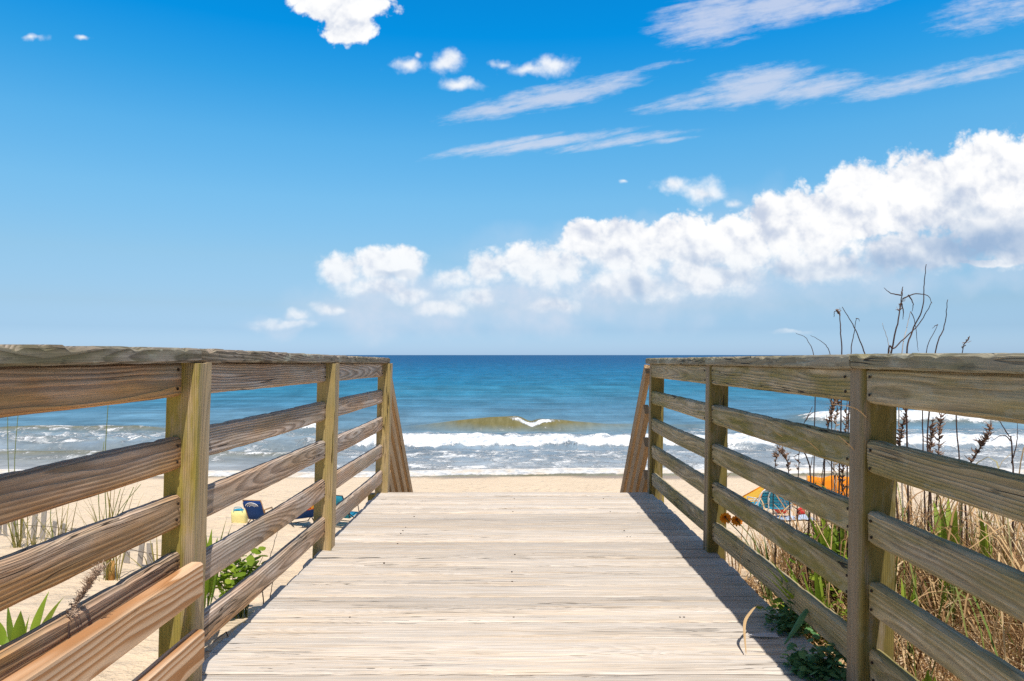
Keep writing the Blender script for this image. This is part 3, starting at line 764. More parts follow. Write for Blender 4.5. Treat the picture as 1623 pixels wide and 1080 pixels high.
stalk([(1252, 830), (1250, 745), (1241, 722), (1236, 712)], 3.1, 'curled stalk with pods over the third rail', .004, (.6, 1., 24))
stalk([(1225, 800), (1229, 735), (1231, 720)], 3.1, 'short pod tip beside the curled stalk', .0034, (.75, 1., 10))
stalk([(1340, 790), (1325, 750), (1308, 727)], 2.9, 'thin stalk slanting toward the near right post', .0034)

# green strap-leaf clumps
def leafclump(name, base, leaves, mat, label, cat='plant', w=.014, group=None, sag=.1):
    base = Vector(base); e = empty(name, base, label, cat, group)
    mb = MB()
    for (tip, ww, sg) in leaves: lanceleaf(mb, base + Vector((rnd.uniform(-.03, .03), rnd.uniform(-.03, .03), 0)), tip, ww, sg)
    lv = mb.build('leaves', mat, e)
    return e
def clump_px(px, Y, tips, label, w=.014, mat=None, name='leafy_plant', sag=.1, stem=True, cat='plant', dyr=.12):
    bx = at(px, 563, Y).x; base = Vector((bx, Y, ground(bx, Y) - .01))
    e = empty(name, base, label, cat); mb = MB(); ms = MB()
    for q in tips:
        (tx, ty) = q[:2]; ww = w * (q[2] if len(q) > 2 else 1.)
        tip = at(tx, ty, Y + rnd.uniform(-dyr, dyr))
        frac = q[3] if len(q) > 3 else rnd.uniform(.2, .45)
        s0 = base.lerp(tip, frac); s0.z = base.z + (tip.z - base.z) * min(.8, frac * 1.25)
        if stem: ms.tube([base + rv(.01), base.lerp(s0, .5) + rv(.01), s0], [.004, .0035, .0025], 5)
        lanceleaf(mb, s0, tip, ww, sag)
    mb.build('leaves', mat or M_LEAF, e)
    if stem: ms.build('stems', M_STEMG, e)
    return e
# left side
clump_px(30, 2.2, [(78, 937, 1.25, .45), (102, 946, 1.0, .5), (47, 975, .75, .5), (12, 958, 1.5, .5), (33, 968, 1.2, .5), (-12, 975, 1.3, .55), (5, 1000, 1.0, .5), (-25, 1010, 1.2, .45), (60, 1010, .8, .4), (20, 1040, 1.1, .3), (45, 1045, .9, .3)], 'bright green broad-leaved plant at the lower left edge', .016, dyr=.12)
clump_px(322, 2.75, [(325, 828, 1.5), (336, 838, 1.3), (360, 819, 1.), (368, 830, 1.), (322, 850, 1.2), (345, 852, 1.1), (312, 835, 1.2)], 'green pointed-leaf plant right behind the near left post', .016)
def bush(px, py, Y, n, rad, mat, label, leaf=.022, name='leafy_bush', zoff=0., cat='plant', flat=1., x_in=None):
    c = at(px, py, Y); base = Vector((c.x, Y, ground(c.x, Y)))
    if x_in is not None: base = Vector((x_in, Y, dz(Y)))
    e = empty(name, base, label, cat); mb = MB(); ms = MB()
    for i in range(n):
        q = Vector((rnd.gauss(0, .5), rnd.gauss(0, .5), rnd.gauss(0, .5) * flat)); q = q.normalized() * rad * rnd.random() ** .5 if q.length > 1 else q * rad
        p = c + Vector((q.x, q.y, q.z)); p.z = max(p.z, base.z + .008)
        a = rnd.uniform(0, 6.28); l = leaf * rnd.uniform(.6, 1.4)
        d = Vector((math.cos(a), math.sin(a), rnd.uniform(-.5, .6))).normalized()
        sd = d.cross(Vector((rnd.uniform(-.5, .5), rnd.uniform(-.5, .5), 1)))
        mb.strap([p - d * l, p - d * l * .45 + rv(.002), p + d * l * .2, p + d * l * .75, p + d * l], [l * .12, l * .62, l * .78, l * .5, l * .05], sd, .25)
        if i % 6 == 0: ms.tube([base + Vector((q.x * .4, q.y * .4, 0)), p.lerp(base, .5) + rv(.02), p], [.0025, .002, .0012], 4)
    mb.build('leaves', mat, e); ms.build('stems', M_STEMG, e); return e
bush(372, 907, 3.3, 240, .16, M_LEAF, 'low green bush behind the left bottom rails', .021, flat=.75)
# twigs near deck edge
def twigs(px, py, Y, n, rad, label):
    c = at(px, py, Y); c.z = ground(c.x, Y); e = empty('dry_twigs', c, label, 'dry twigs'); mb = MB()
    for i in range(n):
        a = rnd.uniform(0, 6.28); l = rnd.uniform(.4, 1.) * rad
        p0 = c + Vector((rnd.uniform(-.5, .5) * rad, rnd.uniform(-.5, .5) * rad, 0.0))
        mb.tube([p0, p0 + Vector((math.cos(a) * l * .4, math.sin(a) * l * .4, rnd.uniform(.0, .07))), p0 + Vector((math.cos(a) * l, math.sin(a) * l, rnd.uniform(0., .05)))], [.003, .0022, .001], 4)
    mb.build('twig_tangle', M_STALK, e)
    return e
twigs(392, 972, 2.72, 46, .14, 'small tangle of dark dry twigs against the left deck edge')
stalk([(428, 950), (432, 925), (436, 893)], 2.85, 'thin bare twig standing through the left bottom rail gap', .003, cat='dead stalk')
stalk([(415, 930), (432, 870), (440, 843)], 3.0, 'thin leaning twig seen between the two lowest left rails', .003)
# dead seed stalk in front of the left lower rail
e = stalk([(108, 1008), (118, 965), (137, 935), (150, 915), (162, 900)], 1.52, 'brittle brown seed stalk leaning against the near left lower rails', .0022, (.42, 1., 190), podmat=M_PODP, ps=.5)
# beach grass clumps on the left dune
def oat(px, Y, n, h, label, talls=(), spread=.22, stub=False):
    bx = at(px, 563, Y).x; base = Vector((bx, Y, ground(bx, Y) - .01)); e = empty('beach_grass_clump', base, label, 'beach grass', 'beach grass clumps on the left dune')
    mb = MB()
    for i in range(n):
        a = rnd.uniform(0, 6.28); hh = h * rnd.uniform(.5, 1.1); l = spread * rnd.uniform(.2, 1.3)
        b0 = base + Vector((rnd.gauss(0, .025), rnd.gauss(0, .025), 0))
        blade(mb, b0, b0 + Vector((math.cos(a) * l, math.sin(a) * l * .8, hh)), rnd.uniform(.0028, .0055), rnd.uniform(.05, .3), 8)
    mb.build('blades', M_OAT, e)
    if talls:
        m2 = MB()
        for (tx, ty) in talls:
            tp = at(tx, ty, Y + .05); m2.tube(bez([base + rv(.01), base.lerp(tp, .5) + Vector((-.03, 0, .04)), tp], 6), [.0032 - .0001 * k for k in range(13)], 5)
            for k in range(6): pass
        m2.build('tall_stems', M_OATG, e)
    if stub:
        m3 = MB(); m3.tube([base + Vector((0, 0, -.02)), base + Vector((.004, 0, .12))], [.019, .016], 10); m3.build('sheath', plainmat('tan_sheath', (.42, .23, .07), .7, .5, 30), e)
    return e
oat(34, 4.9, 20, .40, 'beach grass clump with two tall stems at the left edge', [(12, 648), (30, 640)])
oat(62, 4.7, 12, .30, 'short grass clump growing among the fence pickets')
oat(98, 4.6, 16, .42, 'grass clump leaning right of the fence pickets', [(82, 792)])
oat(180, 4.25, 24, .60, 'tall grass clump with a tan sheath below the left rails', [(172, 628), (191, 775), (212, 772)], .26, True)
oat(165, 4.9, 10, .38, 'thin grass tuft behind the tall clump', [(223, 768), (165, 700)])
oat(250, 4.4, 9, .25, 'sparse grass tuft left of the near left post')
oat(-90, 4.3, 18, .5, 'grass clump beyond the left picture edge')
# right side green plants
clump_px(1322, 2.95, [(1278, 812, 1.4), (1290, 822, 1.5), (1300, 818, 1.2), (1268, 800, .9), (1312, 832, 1.5), (1322, 815, 1.3), (1330, 830, 1.6), (1318, 850, 1.2), (1308, 868, 1.1), (1335, 850, 1.4), (1296, 800, .7), (1340, 812, 1.3), (1326, 880, 1.2), (1284, 845, 1.), (1345, 870, 1.4)], 'bright green strap-leaved plant left of the near right post', .0115, dyr=.25, sag=.2)
clump_px(1300, 2.6, [(1205, 890, 1.), (1202, 903, 1.), (1215, 880, .9), (1235, 872, 1.1), (1250, 905, 1.2), (1265, 890, 1.1), (1225, 915, 1.2), (1240, 930, 1.1), (1283, 925, 1.), (1262, 935, 1.2), (1300, 905, .9), (1246, 948, 1.3), (1312, 950, .9), (1290, 885, .9)], 'arching leafy sprig poking through the lowest right rails', .012, sag=.05, dyr=.2)
clump_px(1500, 2.5, [(1478, 792, 1.2), (1503, 784, 1.4), (1516, 798, 1.3), (1470, 825, 1.), (1526, 832, .9), (1492, 800, 1.1), (1508, 825, 1.), (1485, 845, .9)], 'broad-leaved green plant standing in the dry grass', .012, dyr=.3, sag=.28)
clump_px(1560, 2.6, [(1555, 808, 1.), (1563, 825, 1.), (1548, 835, .9), (1572, 850, .9)], 'narrow green plant half hidden by dry grass', .013)
clump_px(1475, 1.86, [(1470, 1062, 1.9), (1482, 1072, 1.5), (1462, 1075, 1.3)], 'small bright round-leaved seedling under the lowest right rail', .014)
clump_px(1440, 2.3, [(1432, 925, 1.), (1428, 915, 1.), (1445, 940, 1.1), (1452, 905, .8)], 'small green weed behind the lower right rails', .012)
bush(1292, 1055, 2.16, 330, .095, M_DARKLEAF, 'dark green creeper spilling onto the right deck corner', .0115, 'creeper', flat=.55, x_in=.94)
bush(1255, 985, 2.5, 260, .10, M_DARKLEAF, 'dark low creeper along the shaded deck edge', .0105, 'creeper', flat=.5, x_in=.95)
bush(1290, 975, 2.62, 190, .2, M_LEAF, 'low green weeds growing between the lowest right rails', .013, 'weeds', flat=.4)
bush(1330, 900, 2.9, 160, .2, M_LEAF, 'fine green weeds around the base of the near right post', .016, 'weeds', flat=.8)
# two long blades over the deck
def loose(name, pts, w, mat, label, cat):
    mb = MB(); p = bez(pts, 6); n = len(p)
    mb.strap(p, [w * max(.15, math.sin(math.pi * (.08 + .88 * i / (n - 1)))) for i in range(n)], (p[-1] - p[0]).cross(Vector((0.2, .3, 1))), .3)
    return props(mb.build(name, mat, None, origin=p[0]), label, cat)
loose('arching_grass', [at(1243, 1022, 2.25), at(1262, 995, 2.32), at(1277, 970, 2.35), at(1295, 953, 2.4)], .011, M_DARKLEAF, 'long blue-green blade arching over the right deck edge', 'grass blade')
loose('dry_grass_stem', [Vector((at(1176, 1025, 2.31).x, 2.27, dz(2.27) + .006)), at(1180, 990, 2.33), at(1190, 970, 2.4), at(1202, 958, 2.45)], .005, M_DRY, 'pale dry blade curving up from the sunlit deck', 'grass blade')
loose('dry_grass_stem', [at(1133, 856, 3.05), at(1150, 850, 3.05), at(1160, 847, 3.05)], .004, M_DRY, 'pale dry blade lying across the bottom right rail', 'grass blade')
loose('dry_grass_stem', [at(1172, 893, 2.9), at(1176, 875, 2.9), at(1180, 862, 2.9)], .004, M_DRY, 'short dry blade hanging below the bottom right rail', 'grass blade')
loose('dry_grass_stem', [at(1185, 838, 2.8), at(1205, 839, 2.78), at(1228, 842, 2.75)], .004, M_DRY, 'pale horizontal dry blade in front of the fourth right rail', 'grass blade')
loose('dry_grass_stem', [at(1265, 915, 2.5), at(1274, 898, 2.48), at(1286, 882, 2.45)], .004, M_DRY, 'pale dry blade over the leafy sprig', 'grass blade')
for i, (a, b_, c_, lab) in enumerate((((1228, 685), (1236, 690), (1241, 693), 'short straw stuck on the second right rail'), ((1272, 694), (1288, 706), (1305, 722), 'slanting straw in front of the second right rail'), ((1328, 690), (1345, 705), (1358, 718), 'straw slanting down to the near right post'), ((1310, 640), (1360, 650), (1392, 690), 'long arched straw across the near right post'))):
    Y = .95 * 1140 / (b_[0] - 815) - .03
    loose('straw', [at(*a, Y), at(*b_, Y - .01), at(*c_, Y)], .003, M_DRY, lab, 'straw')
# paper scrap and a dry leaf on the deck
mb = MB(); c = at(1212, 1003, 2.42); c.z = dz(2.42) + .003
pp = [Vector((-.05, .012, 0)), Vector((-.02, -.014, .004)), Vector((.045, -.012, .0)), Vector((.04, .010, .006)), Vector((0, .02, .003))]
mb.add([c + p for p in pp] + [c + p + Vector((0, 0, .0015)) for p in pp], [(0, 1, 2, 3, 4), (9, 8, 7, 6, 5)] + [(i, (i + 1) % 5, (i + 1) % 5 + 5, i + 5) for i in range(5)])
props(mb.build('paper_scrap', plainmat('paper', (.62, .6, .6), .8, .1), None, origin=c, smooth=False), 'small torn scrap of white paper on the shaded deck', 'paper')

# blanket flowers
M_PETAL = leafmat('orange_petal', (.75, .20, .01), (.85, .33, .015), .35); M_DISC = plainmat('flower_disc', (.12, .03, .015), .9, .5)
for (px, py, gx, lab) in ((1149, 820, 1215, 'larger orange blanket flower beside the second right post'), (1167, 824, 1222, 'smaller orange blanket flower right of the larger one')):
    Y = 3.15; c = at(px, py, Y); bx = at(gx, 563, 2.95).x; base = Vector((bx, 2.95, ground(bx, 2.95)))
    e = empty('blanket_flower', base, lab, 'flower'); mb = MB()
    for k in range(11):
        a = 6.283 * k / 11; d = Vector((math.cos(a), -.4 + .15 * math.sin(a), math.sin(a) * .75 - .1)).normalized()
        mb.strap([c, c + d * .010, c + d * .021, c + d * .027 + Vector((0, 0, -.004))], [.002, .0055, .0065, .003], d.cross(Vector((0, -1, .3))), .1)
    mb.build('petals', M_PETAL, e)
    m2 = MB(); m2.ball(c + Vector((0, -.004, .002)), .0055, 8, 5); m2.build('flower_centre', M_DISC, e)
    m3 = MB(); m3.tube(bez([base, base.lerp(c, .5) + Vector((.02, 0, .06)), c], 6), .0022, 5); m3.build('stem', M_STEMG, e)
clump_px(1222, 2.98, [(1185, 830, .5), (1192, 838, .5), (1200, 850, .6), (1210, 845, .5), (1180, 852, .5), (1214, 868, .6), (1195, 865, .6), (1205, 878, .5)], 'wiry dark green stems below the blanket flowers', .010, M_STEMG)

# ------------------------------------------------------------------ sand fence
M_PICK = plainmat('weathered_picket', (.36, .33, .30), .9, .35, 25); M_WIRE = plainmat('rusty_wire', (.10, .07, .05), .6, .3)
a0 = Vector((at(-60, 563, 6.0).x, 6.0, 0)); a1 = Vector((at(262, 563, 4.5).x, 4.5, 0))
fe = empty('sand_fence', (a0.x, a0.y, ground(a0.x, a0.y)), 'grey slatted sand fence half buried in the left dune', 'sand fence')
npk = 22; wp = []
for i in range(npk):
    t = i / (npk - 1); p = a0.lerp(a1, t); gz = ground(p.x, p.y)
    if i in (14, 17): continue
    tp = gz + rnd.uniform(.12, .24) - (.05 if i > 12 else 0)
    mb = MB(); M = Matrix.Rotation(rnd.uniform(-.12, .12), 3, 'Y') @ Matrix.Rotation(rnd.uniform(-.4, .1), 3, 'Z')
    mb.box((p.x, p.y, (tp + gz - .3) / 2), (.018, .004, (tp - gz + .3) / 2), M)
    mb.build('picket', M_PICK, fe, smooth=False); wp.append(Vector((p.x, p.y - .008, gz + .10)))
mb = MB(); mb.tube(wp, .0022, 5); mb.build('wire', M_WIRE, fe)

# ------------------------------------------------------------------ things on the beach
def beachpt(px, py):
    """where the sight line through a pixel meets the sand"""
    y = 12.
    while y < 31:
        q = at(px, py, y)
        if q.z <= ground(q.x, y): return Vector((q.x, y, ground(q.x, y)))
        y += .05
    return q
M_NAVY = plainmat('navy_canvas', (.012, .055, .22), .8, .25, 30); M_WHITE = plainmat('white_paint', (.75, .75, .74), .5, .06); M_TEAL = plainmat('teal_webbing', (.02, .26, .40), .7, .4, 20)
M_TAN = plainmat('varnished_wood', (.38, .23, .11), .5, .3); M_RED = plainmat('red_cloth', (.62, .035, .03), .8, .3, 15); M_ORANGE = plainmat('orange_fabric', (.82, .27, .012), .8, .15, 6)
M_YEL = plainmat('pale_yellow_fabric', (.78, .70, .30), .8, .15, 10); M_DK = plainmat('dark_metal', (.03, .03, .035), .5, .2); M_TOWEL = plainmat('blue_white_towel', (.45, .55, .70), .9, .5, 9); M_GOLD = plainmat('golden_canopy', (.85, .48, .05), .8, .15, 6)
def chair(px, py, rot, fabric, framemat, label, emblem=False, towel=None, group='beach chairs left of the boardwalk', s=1.):
    o = beachpt(px, py); e = empty('beach_chair', o, label, 'beach chair', group)
    M = Matrix.Translation(o) @ Matrix.Rotation(rot, 4, 'Z') @ Matrix.Scale(s, 4)
    T = lambda *p: M @ Vector(p)
    fr = MB()
    for sx in (-.27, .27):
        fr.tube([T(sx, .42, .01), T(sx, -.02, .30), T(sx, -.12, .48)], .014, 6)
        fr.tube([T(sx, -.20, .01), T(sx, .40, .27)], .014, 6)
        fr.tube([T(sx, .0, .20), T(sx, -.34, .80)], .014, 6)
        fr.tube([T(sx, .34, .47), T(sx, -.14, .49)], .018, 6)
        fr.tube([T(sx, .40, .27), T(sx, .34, .47)], .012, 6)
    fr.tube([T(-.27, -.20, .012), T(.27, -.20, .012)], .012, 6); fr.tube([T(-.27, .42, .012), T(.27, .42, .012)], .012, 6); fr.tube([T(-.27, -.34, .80), T(.27, -.34, .80)], .014, 6)
    fr.build('frame', framemat, e)
    for nm, seq in (('seat', [(.40, .27), (.2, .22), (.02, .20)]), ('backrest', [(.0, .20), (-.14, .47), (-.24, .62), (-.34, .81)])):
        mb = MB()
        for off in (0, .012):
            pass
        vs_ = []; 
        for (yy, zz) in seq:
            for sx in (-.255, .255): vs_.append(T(sx, yy, zz))
            for sx in (-.255, .255): vs_.append(T(sx, yy - .012, zz - .012))
        fs_ = []
        for k in range(len(seq) - 1):
            q = k * 4; w = q + 4; fs_ += [(q, q + 1, w + 1, w), (q + 2, w + 2, w + 3, q + 3), (q, w, w + 2, q + 2), (q + 1, q + 3, w + 3, w + 1)]
        L = (len(seq) - 1) * 4; fs_ += [(0, 2, 3, 1), (L, L + 1, L + 3, L + 2)]
        mb.add(vs_, fs_); mb.build(nm, fabric, e)
    if emblem:
        pl = MB(); Rm = M.to_3x3() @ Matrix.Rotation(R(26), 3, 'X')
        pl.box(T(0, -.285, .655), (.27, .03, .085), Rm); pil = pl.build('pillow', fabric, e, smooth=False)
        em = MB()
        for rr in (.155, .11, .065):
            em.tube([T(math.cos(a) * rr * 1.25, -.335 - (.02 + math.sin(a) * rr) * .48 + .03, .60 + math.sin(a) * rr * .88 ) for a in [math.pi * (.08 + .84 * k / 12) for k in range(13)]], .009, 5)
        em.build('arc_emblem', M_WHITE, pil)
    if towel:
        tw = MB()
        pts = [(.10, .25), (.0, .24), (-.12, .50), (-.26, .70), (-.36, .84), (-.40, .70), (-.36, .45)]
        vs_ = []
        for (yy, zz) in pts:
            for sx in (-.14, .0, .14, .26): vs_.append(T(sx + rnd.uniform(-.02, .02), yy - .016 + rnd.uniform(-.01, .01), zz + .014 + rnd.uniform(-.01, .01)))
        tw.add(vs_, [(k * 4 + j, k * 4 + j + 1, k * 4 + j + 5, k * 4 + j + 4) for k in range(len(pts) - 1) for j in range(3)])
        t_ = tw.build('towel', towel, None, origin=T(0, -.2, .6)); props(t_, 'red and orange towel draped over a navy beach chair', 'towel')
        md = t_.modifiers.new('thick', 'SOLIDIFY'); md.thickness = .012
    return e
chair(408, 834, R(-8), M_NAVY, M_TAN, 'navy folding beach chair with a white arc emblem on its pillow', True, s=.86)
M_RO, g, b = newmat('red_orange_towel'); tc = g.node('ShaderNodeTexCoord')
g.l.new(g.mix(g.ss(g.noise(tc.outputs['Object'], 9, 2), .45, .52), (.62, .05, .02), (.80, .42, .06)), b.inputs['Base Color']); b.inputs['Roughness'].default_value = .9
chair(480, 834, R(35), M_NAVY, M_DK, 'navy beach chair with dark legs under a red and orange towel', False, M_RO)
chair(540, 833, R(-20), M_TEAL, M_DK, 'teal and white beach chair half hidden by the bottom left rail')
# cooler bag
o = beachpt(380, 829); e = empty('beach_bag', o, 'pale yellow beach bag with a teal top beside the navy chair', 'beach bag')
mb = MB(); w0, w1, d0, h0 = .17, .19, .12, .31; vs_ = []
for k, (zz, ww, dd) in enumerate(((0, w0, d0), (.05, w0 + .012, d0 + .01), (.2, w1, d0 + .015), (h0, w1 + .004, d0), (h0 + .005, w1 - .01, d0 - .012))):
    for a in range(16):
        an = 6.283 * a / 16; cx = math.copysign(abs(math.cos(an)) ** .4, math.cos(an)); sy = math.copysign(abs(math.sin(an)) ** .4, math.sin(an))
        vs_.append(o + Vector((cx * ww, sy * dd, zz)))
fs_ = [(k * 16 + a, k * 16 + (a + 1) % 16, k * 16 + 16 + (a + 1) % 16, k * 16 + 16 + a) for k in range(4) for a in range(16)] + [tuple(range(64, 80))]
mb.add(vs_, fs_); mb.build('bag_body', M_YEL, e)
mb = MB(); mb.ball(o + Vector((-.03, 0, h0)), (.14, .10, .05), 10, 6); mb.build('towel_roll', M_TEAL, e)
mb = MB(); mb.tube(bez([o + Vector((-.11, -.12, h0 - .02)), o + Vector((-.08, -.13, h0 + .1)), o + Vector((.08, -.13, h0 + .1)), o + Vector((.11, -.12, h0 - .02))], 5), .008, 6); mb.build('handle', M_TEAL, e)
# right side: webbed chairs
def webchair(px, py, rot, label, s=1.):
    o = beachpt(px, py); e = empty('webbed_chair', o, label, 'lawn chair', 'webbed chairs right of the boardwalk')
    M = Matrix.Translation(o) @ Matrix.Rotation(rot, 4, 'Z') @ Matrix.Scale(s, 4); T = lambda *p: M @ Vector(p)
    fr = MB(); c = [T(-.27, 0, .28), T(-.29, -.10, .55), T(-.25, -.18, .72), T(-.12, -.22, .82), T(.12, -.22, .82), T(.25, -.18, .72), T(.29, -.10, .55), T(.27, 0, .28)]
    fr.tube(bez(c, 5), .018, 6)
    for sx in (-.27, .27):
        fr.tube([T(sx, -.22, .0), T(sx, .42, .40)], .016, 6); fr.tube([T(sx, .42, .0), T(sx, -.12, .52)], .016, 6); fr.tube([T(sx, .42, .50), T(sx, -.14, .54)], .018, 6)
        fr.tube([T(sx, .42, .40), T(sx, .42, .50)], .014, 6)
    fr.tube([T(-.27, -.22, .01), T(.27, -.22, .01)], .015, 6); fr.tube([T(-.27, .42, .40), T(.27, .42, .40)], .015, 6)
    fr.build('frame', M_WHITE, e)
    wb = MB()
    for k in range(7):
        x = -.21 + .07 * k; hh = .80 - .9 * x * x
        wb.box(T(x, -.11, (.29 + hh) / 2), (.029 * s, .004, (hh - .29) / 2 * s), M.to_3x3().normalized() @ Matrix.Rotation(R(22), 3, 'X'))
    for k in range(6):
        wb.box(T(0, -.045 - .037 * k, .34 + .08 * k), (.25 * s, .005, .03 * s), M.to_3x3().normalized() @ Matrix.Rotation(R(22), 3, 'X'))
    wb.build('back_webbing', M_TEAL, e, smooth=False)
    sb = MB(); sb.box(T(0, .2, .31), (.25 * s, .2 * s, .006), M.to_3x3().normalized() @ Matrix.Rotation(R(14), 3, 'X')); sb.build('seat_webbing', M_TEAL, e, smooth=False)
    return o
webchair(1214, 822, R(18), 'left teal webbed chair with a rounded white frame')
webchair(1236, 824, R(-14), 'right teal webbed chair with a white frame beside the red bag')
o = beachpt(1252, 815); o.z += 0
e = empty('beach_bag', o, 'red beach bag standing behind the webbed chairs', 'beach bag')
mb = MB()
for k, (cx, zz, r_) in enumerate(((-.22, .52, .16), (-.05, .50, .15), (-.36, .50, .13))): mb.ball(o + Vector((cx, .1, zz)), (r_, .12, .11 + .02 * k), 9, 6)
mb.ball(o + Vector((-.2, .1, .22)), (.24, .15, .24), 10, 6); mb.build('bag_body', M_RED, e)
mb = MB(); mb.tube(bez([o + Vector((-.3, -.02, .5)), o + Vector((-.28, -.04, .68)), o + Vector((-.12, -.04, .68)), o + Vector((-.1, -.02, .5))], 5), .012, 6); mb.build('handle', M_RED, e)
o = beachpt(1262, 824); mb = MB(); n = 12; vs_ = []
for j in range(n):
    for i in range(n): 
        x = -.45 + .9 * i / (n - 1); y = -.35 + .7 * j / (n - 1); vs_.append(o + Vector((x, y, .05 + .05 * mnoise.noise((x * 4, y * 4, 1)) + ground(o.x + x, o.y + y) - o.z)))
mb.add(vs_, [(j * n + i, j * n + i + 1, (j + 1) * n + i + 1, (j + 1) * n + i) for j in range(n - 1) for i in range(n - 1)])
t_ = mb.build('beach_towel', M_TOWEL, None, origin=o); md = t_.modifiers.new('thick', 'SOLIDIFY'); md.thickness = .02
props(t_, 'pale blue and white beach towel spread on the sand by the webbed chairs', 'towel')
o = beachpt(1260, 817); e = empty('beach_ball', o + Vector((.0, -.3, .0)), 'small dark red ball on the sand beside the towel', 'ball'); mb = MB(); mb.ball(o + Vector((.05, -.3, .16)), .11, 12, 8); mb.build('ball', M_RED, e)
# orange shade tent: ridge pole, two slopes
c = beachpt(1222, 800); e = empty('shade_tent', c, 'small orange and yellow shade tent behind the webbed chairs', 'tent')
ap = c + Vector((.0, .15, .62)); A = c + Vector((-.62, -.35, .02)); Bp = c + Vector((.62, -.35, .02)); Cc = c + Vector((.62, .85, .02)); D = c + Vector((-.62, .85, .02))
mb = MB(); mb.add([ap, A, Bp, Cc, D], [(0, 1, 4), (0, 3, 2), (0, 4, 3)]); q = mb.build('canopy', M_GOLD, e, smooth=False); md = q.modifiers.new('thick', 'SOLIDIFY'); md.thickness = .012
mb = MB()
for P_ in (A, Bp, Cc, D): mb.tube([ap + Vector((0, 0, .012)), P_ + Vector((0, 0, .012))], .028, 6)
mb.build('edge_trim', M_ORANGE, e)
# orange windbreak
c = beachpt(1310, 792); e = empty('windbreak', c, 'orange fabric windbreak on poles near the water', 'windbreak')
W = 1.9; mb = MB(); n = 14; vs_ = []
for j in range(5):
    for i in range(n + 1):
        x = -.62 + W * i / n; vs_.append(c + Vector((x, .06 * math.sin(i * 1.35) + .1 * i / n, .06 + .66 * j / 4 + .03 * math.cos(i * 2 * math.pi / 7) * (j == 4))))
mb.add(vs_, [(j * (n + 1) + i, j * (n + 1) + i + 1, (j + 1) * (n + 1) + i + 1, (j + 1) * (n + 1) + i) for j in range(4) for i in range(n)])
q = mb.build('fabric_panel', M_ORANGE, e); md = q.modifiers.new('thick', 'SOLIDIFY'); md.thickness = .01
for k in range(3):
    i = k * n // 2; x = -.62 + W * i / n; mb = MB(); p_ = c + Vector((x, .06 * math.sin(i * 1.35) + .1 * i / n - .02, 0)); mb.tube([p_ + Vector((0, 0, -.2)), p_ + Vector((0, 0, .80))], .018, 8); mb.build('pole', M_TAN, e)

# ------------------------------------------------------------------ sky
w = bpy.data.worlds.new('World'); scene.world = w; w.use_nodes = True
nt = w.node_tree; g = G(nt); bg = nt.nodes['Background']
SUN = Vector((.145, -.44, 1)).normalized()
el = math.asin(SUN.z); az = math.atan2(SUN.x, SUN.y)
SKY = .12
tc = g.node('ShaderNodeTexCoord'); dx, dy_, dzz = g.sep(tc.outputs['Generated'])
sky = g.node('ShaderNodeTexSky'); sky.sky_type = 'NISHITA'; sky.sun_disc = False; sky.sun_elevation = el; sky.sun_rotation = az
sky.air_density = 1.0; sky.dust_density = .6; sky.ozone_density = 1.6
tint = g.ramp(dzz, TINT)
skyc = g.v('MULTIPLY', sky.outputs[0], tint)
skyc = g.scale(skyc, g.ss(dy_, -.35, .15, .55, 1.))
ay = g.m('MAXIMUM', g.m('ABSOLUTE', dy_), .06)
uv = g.comb(g.m('DIVIDE', dx, ay), g.m('DIVIDE', dzz, ay), 0.)
def sp_(px, py):
    q = at(px, py, 1.); return q.x, q.z - E
CUM = [(535, 428, 44, 36), (600, 420, 46, 36), (640, 420, 44, 34), (590, 455, 80, 26), (650, 468, 50, 22), (750, 470, 56, 26), (720, 440, 50, 24), (775, 425, 46, 38), (830, 418, 56, 40), (880, 425, 80, 48), (930, 385, 46, 44), (985, 395, 70, 56), (1050, 390, 60, 50), (1095, 395, 70, 60), (1170, 385, 70, 58), (1240, 360, 80, 66), (1300, 350, 90, 72), (1365, 320, 76, 76), (1440, 300, 66, 72), (1500, 310, 80, 76), (1565, 280, 80, 74), (1640, 285, 90, 90), (1760, 300, 130, 110), (1900, 340, 120, 80),
       (525, 488, 36, 12), (450, 517, 66, 9), (475, 505, 22, 12), (880, 482, 60, 17), (700, 490, 60, 16), (1000, 455, 130, 34), (1130, 440, 130, 36), (1290, 425, 150, 34), (1450, 405, 120, 40), (1560, 417, 80, 7), (1660, 400, 120, 26), (1600, 360, 120, 60),
       (1070, 295, 44, 18), (1115, 305, 40, 23), (1165, 324, 28, 14), (1250, 527, 44, 5), (545, 5, 88, 34), (550, 45, 48, 34), (645, 103, 38, 17), (708, 103, 32, 22), (662, 86, 14, 10), (728, 138, 42, 12), (792, 102, 24, 15), (835, 112, 45, 14), (875, 107, 40, 20), (50, 62, 28, 9), (130, 63, 18, 8), (985, 287, 14, 7), (-140, 300, 90, 40), (-260, 330, 120, 60)]
def g_noise_vec(q, P, s, amp):
    nd = q.node('ShaderNodeTexNoise'); q.put(nd.inputs['Vector'], P); nd.inputs['Scale'].default_value = s; nd.inputs['Detail'].default_value = 3
    return q.scale(q.v('SUBTRACT', nd.outputs['Color'], (.5, .5, .5)), amp * 2)
def billow(P):
    n1 = g.noise(P, 13., 9., .60)
    n2 = g.m('ABSOLUTE', g.sub(g.noise(P, 30., 1.5, .5), .5)); n3 = g.m('ABSOLUTE', g.sub(g.noise(P, 75., 2., .55), .5))
    return g.add(g.mul(g.sub(n1, .5), BN1), g.add(g.mul(g.sub(n2, .1), BN2), g.mul(g.sub(n3, .1), BN3)))
ux, vz, _ = g.sep(uv)
wv = g.v('ADD', uv, g_noise_vec(g, uv, 22., .014))
cur = None; small = None
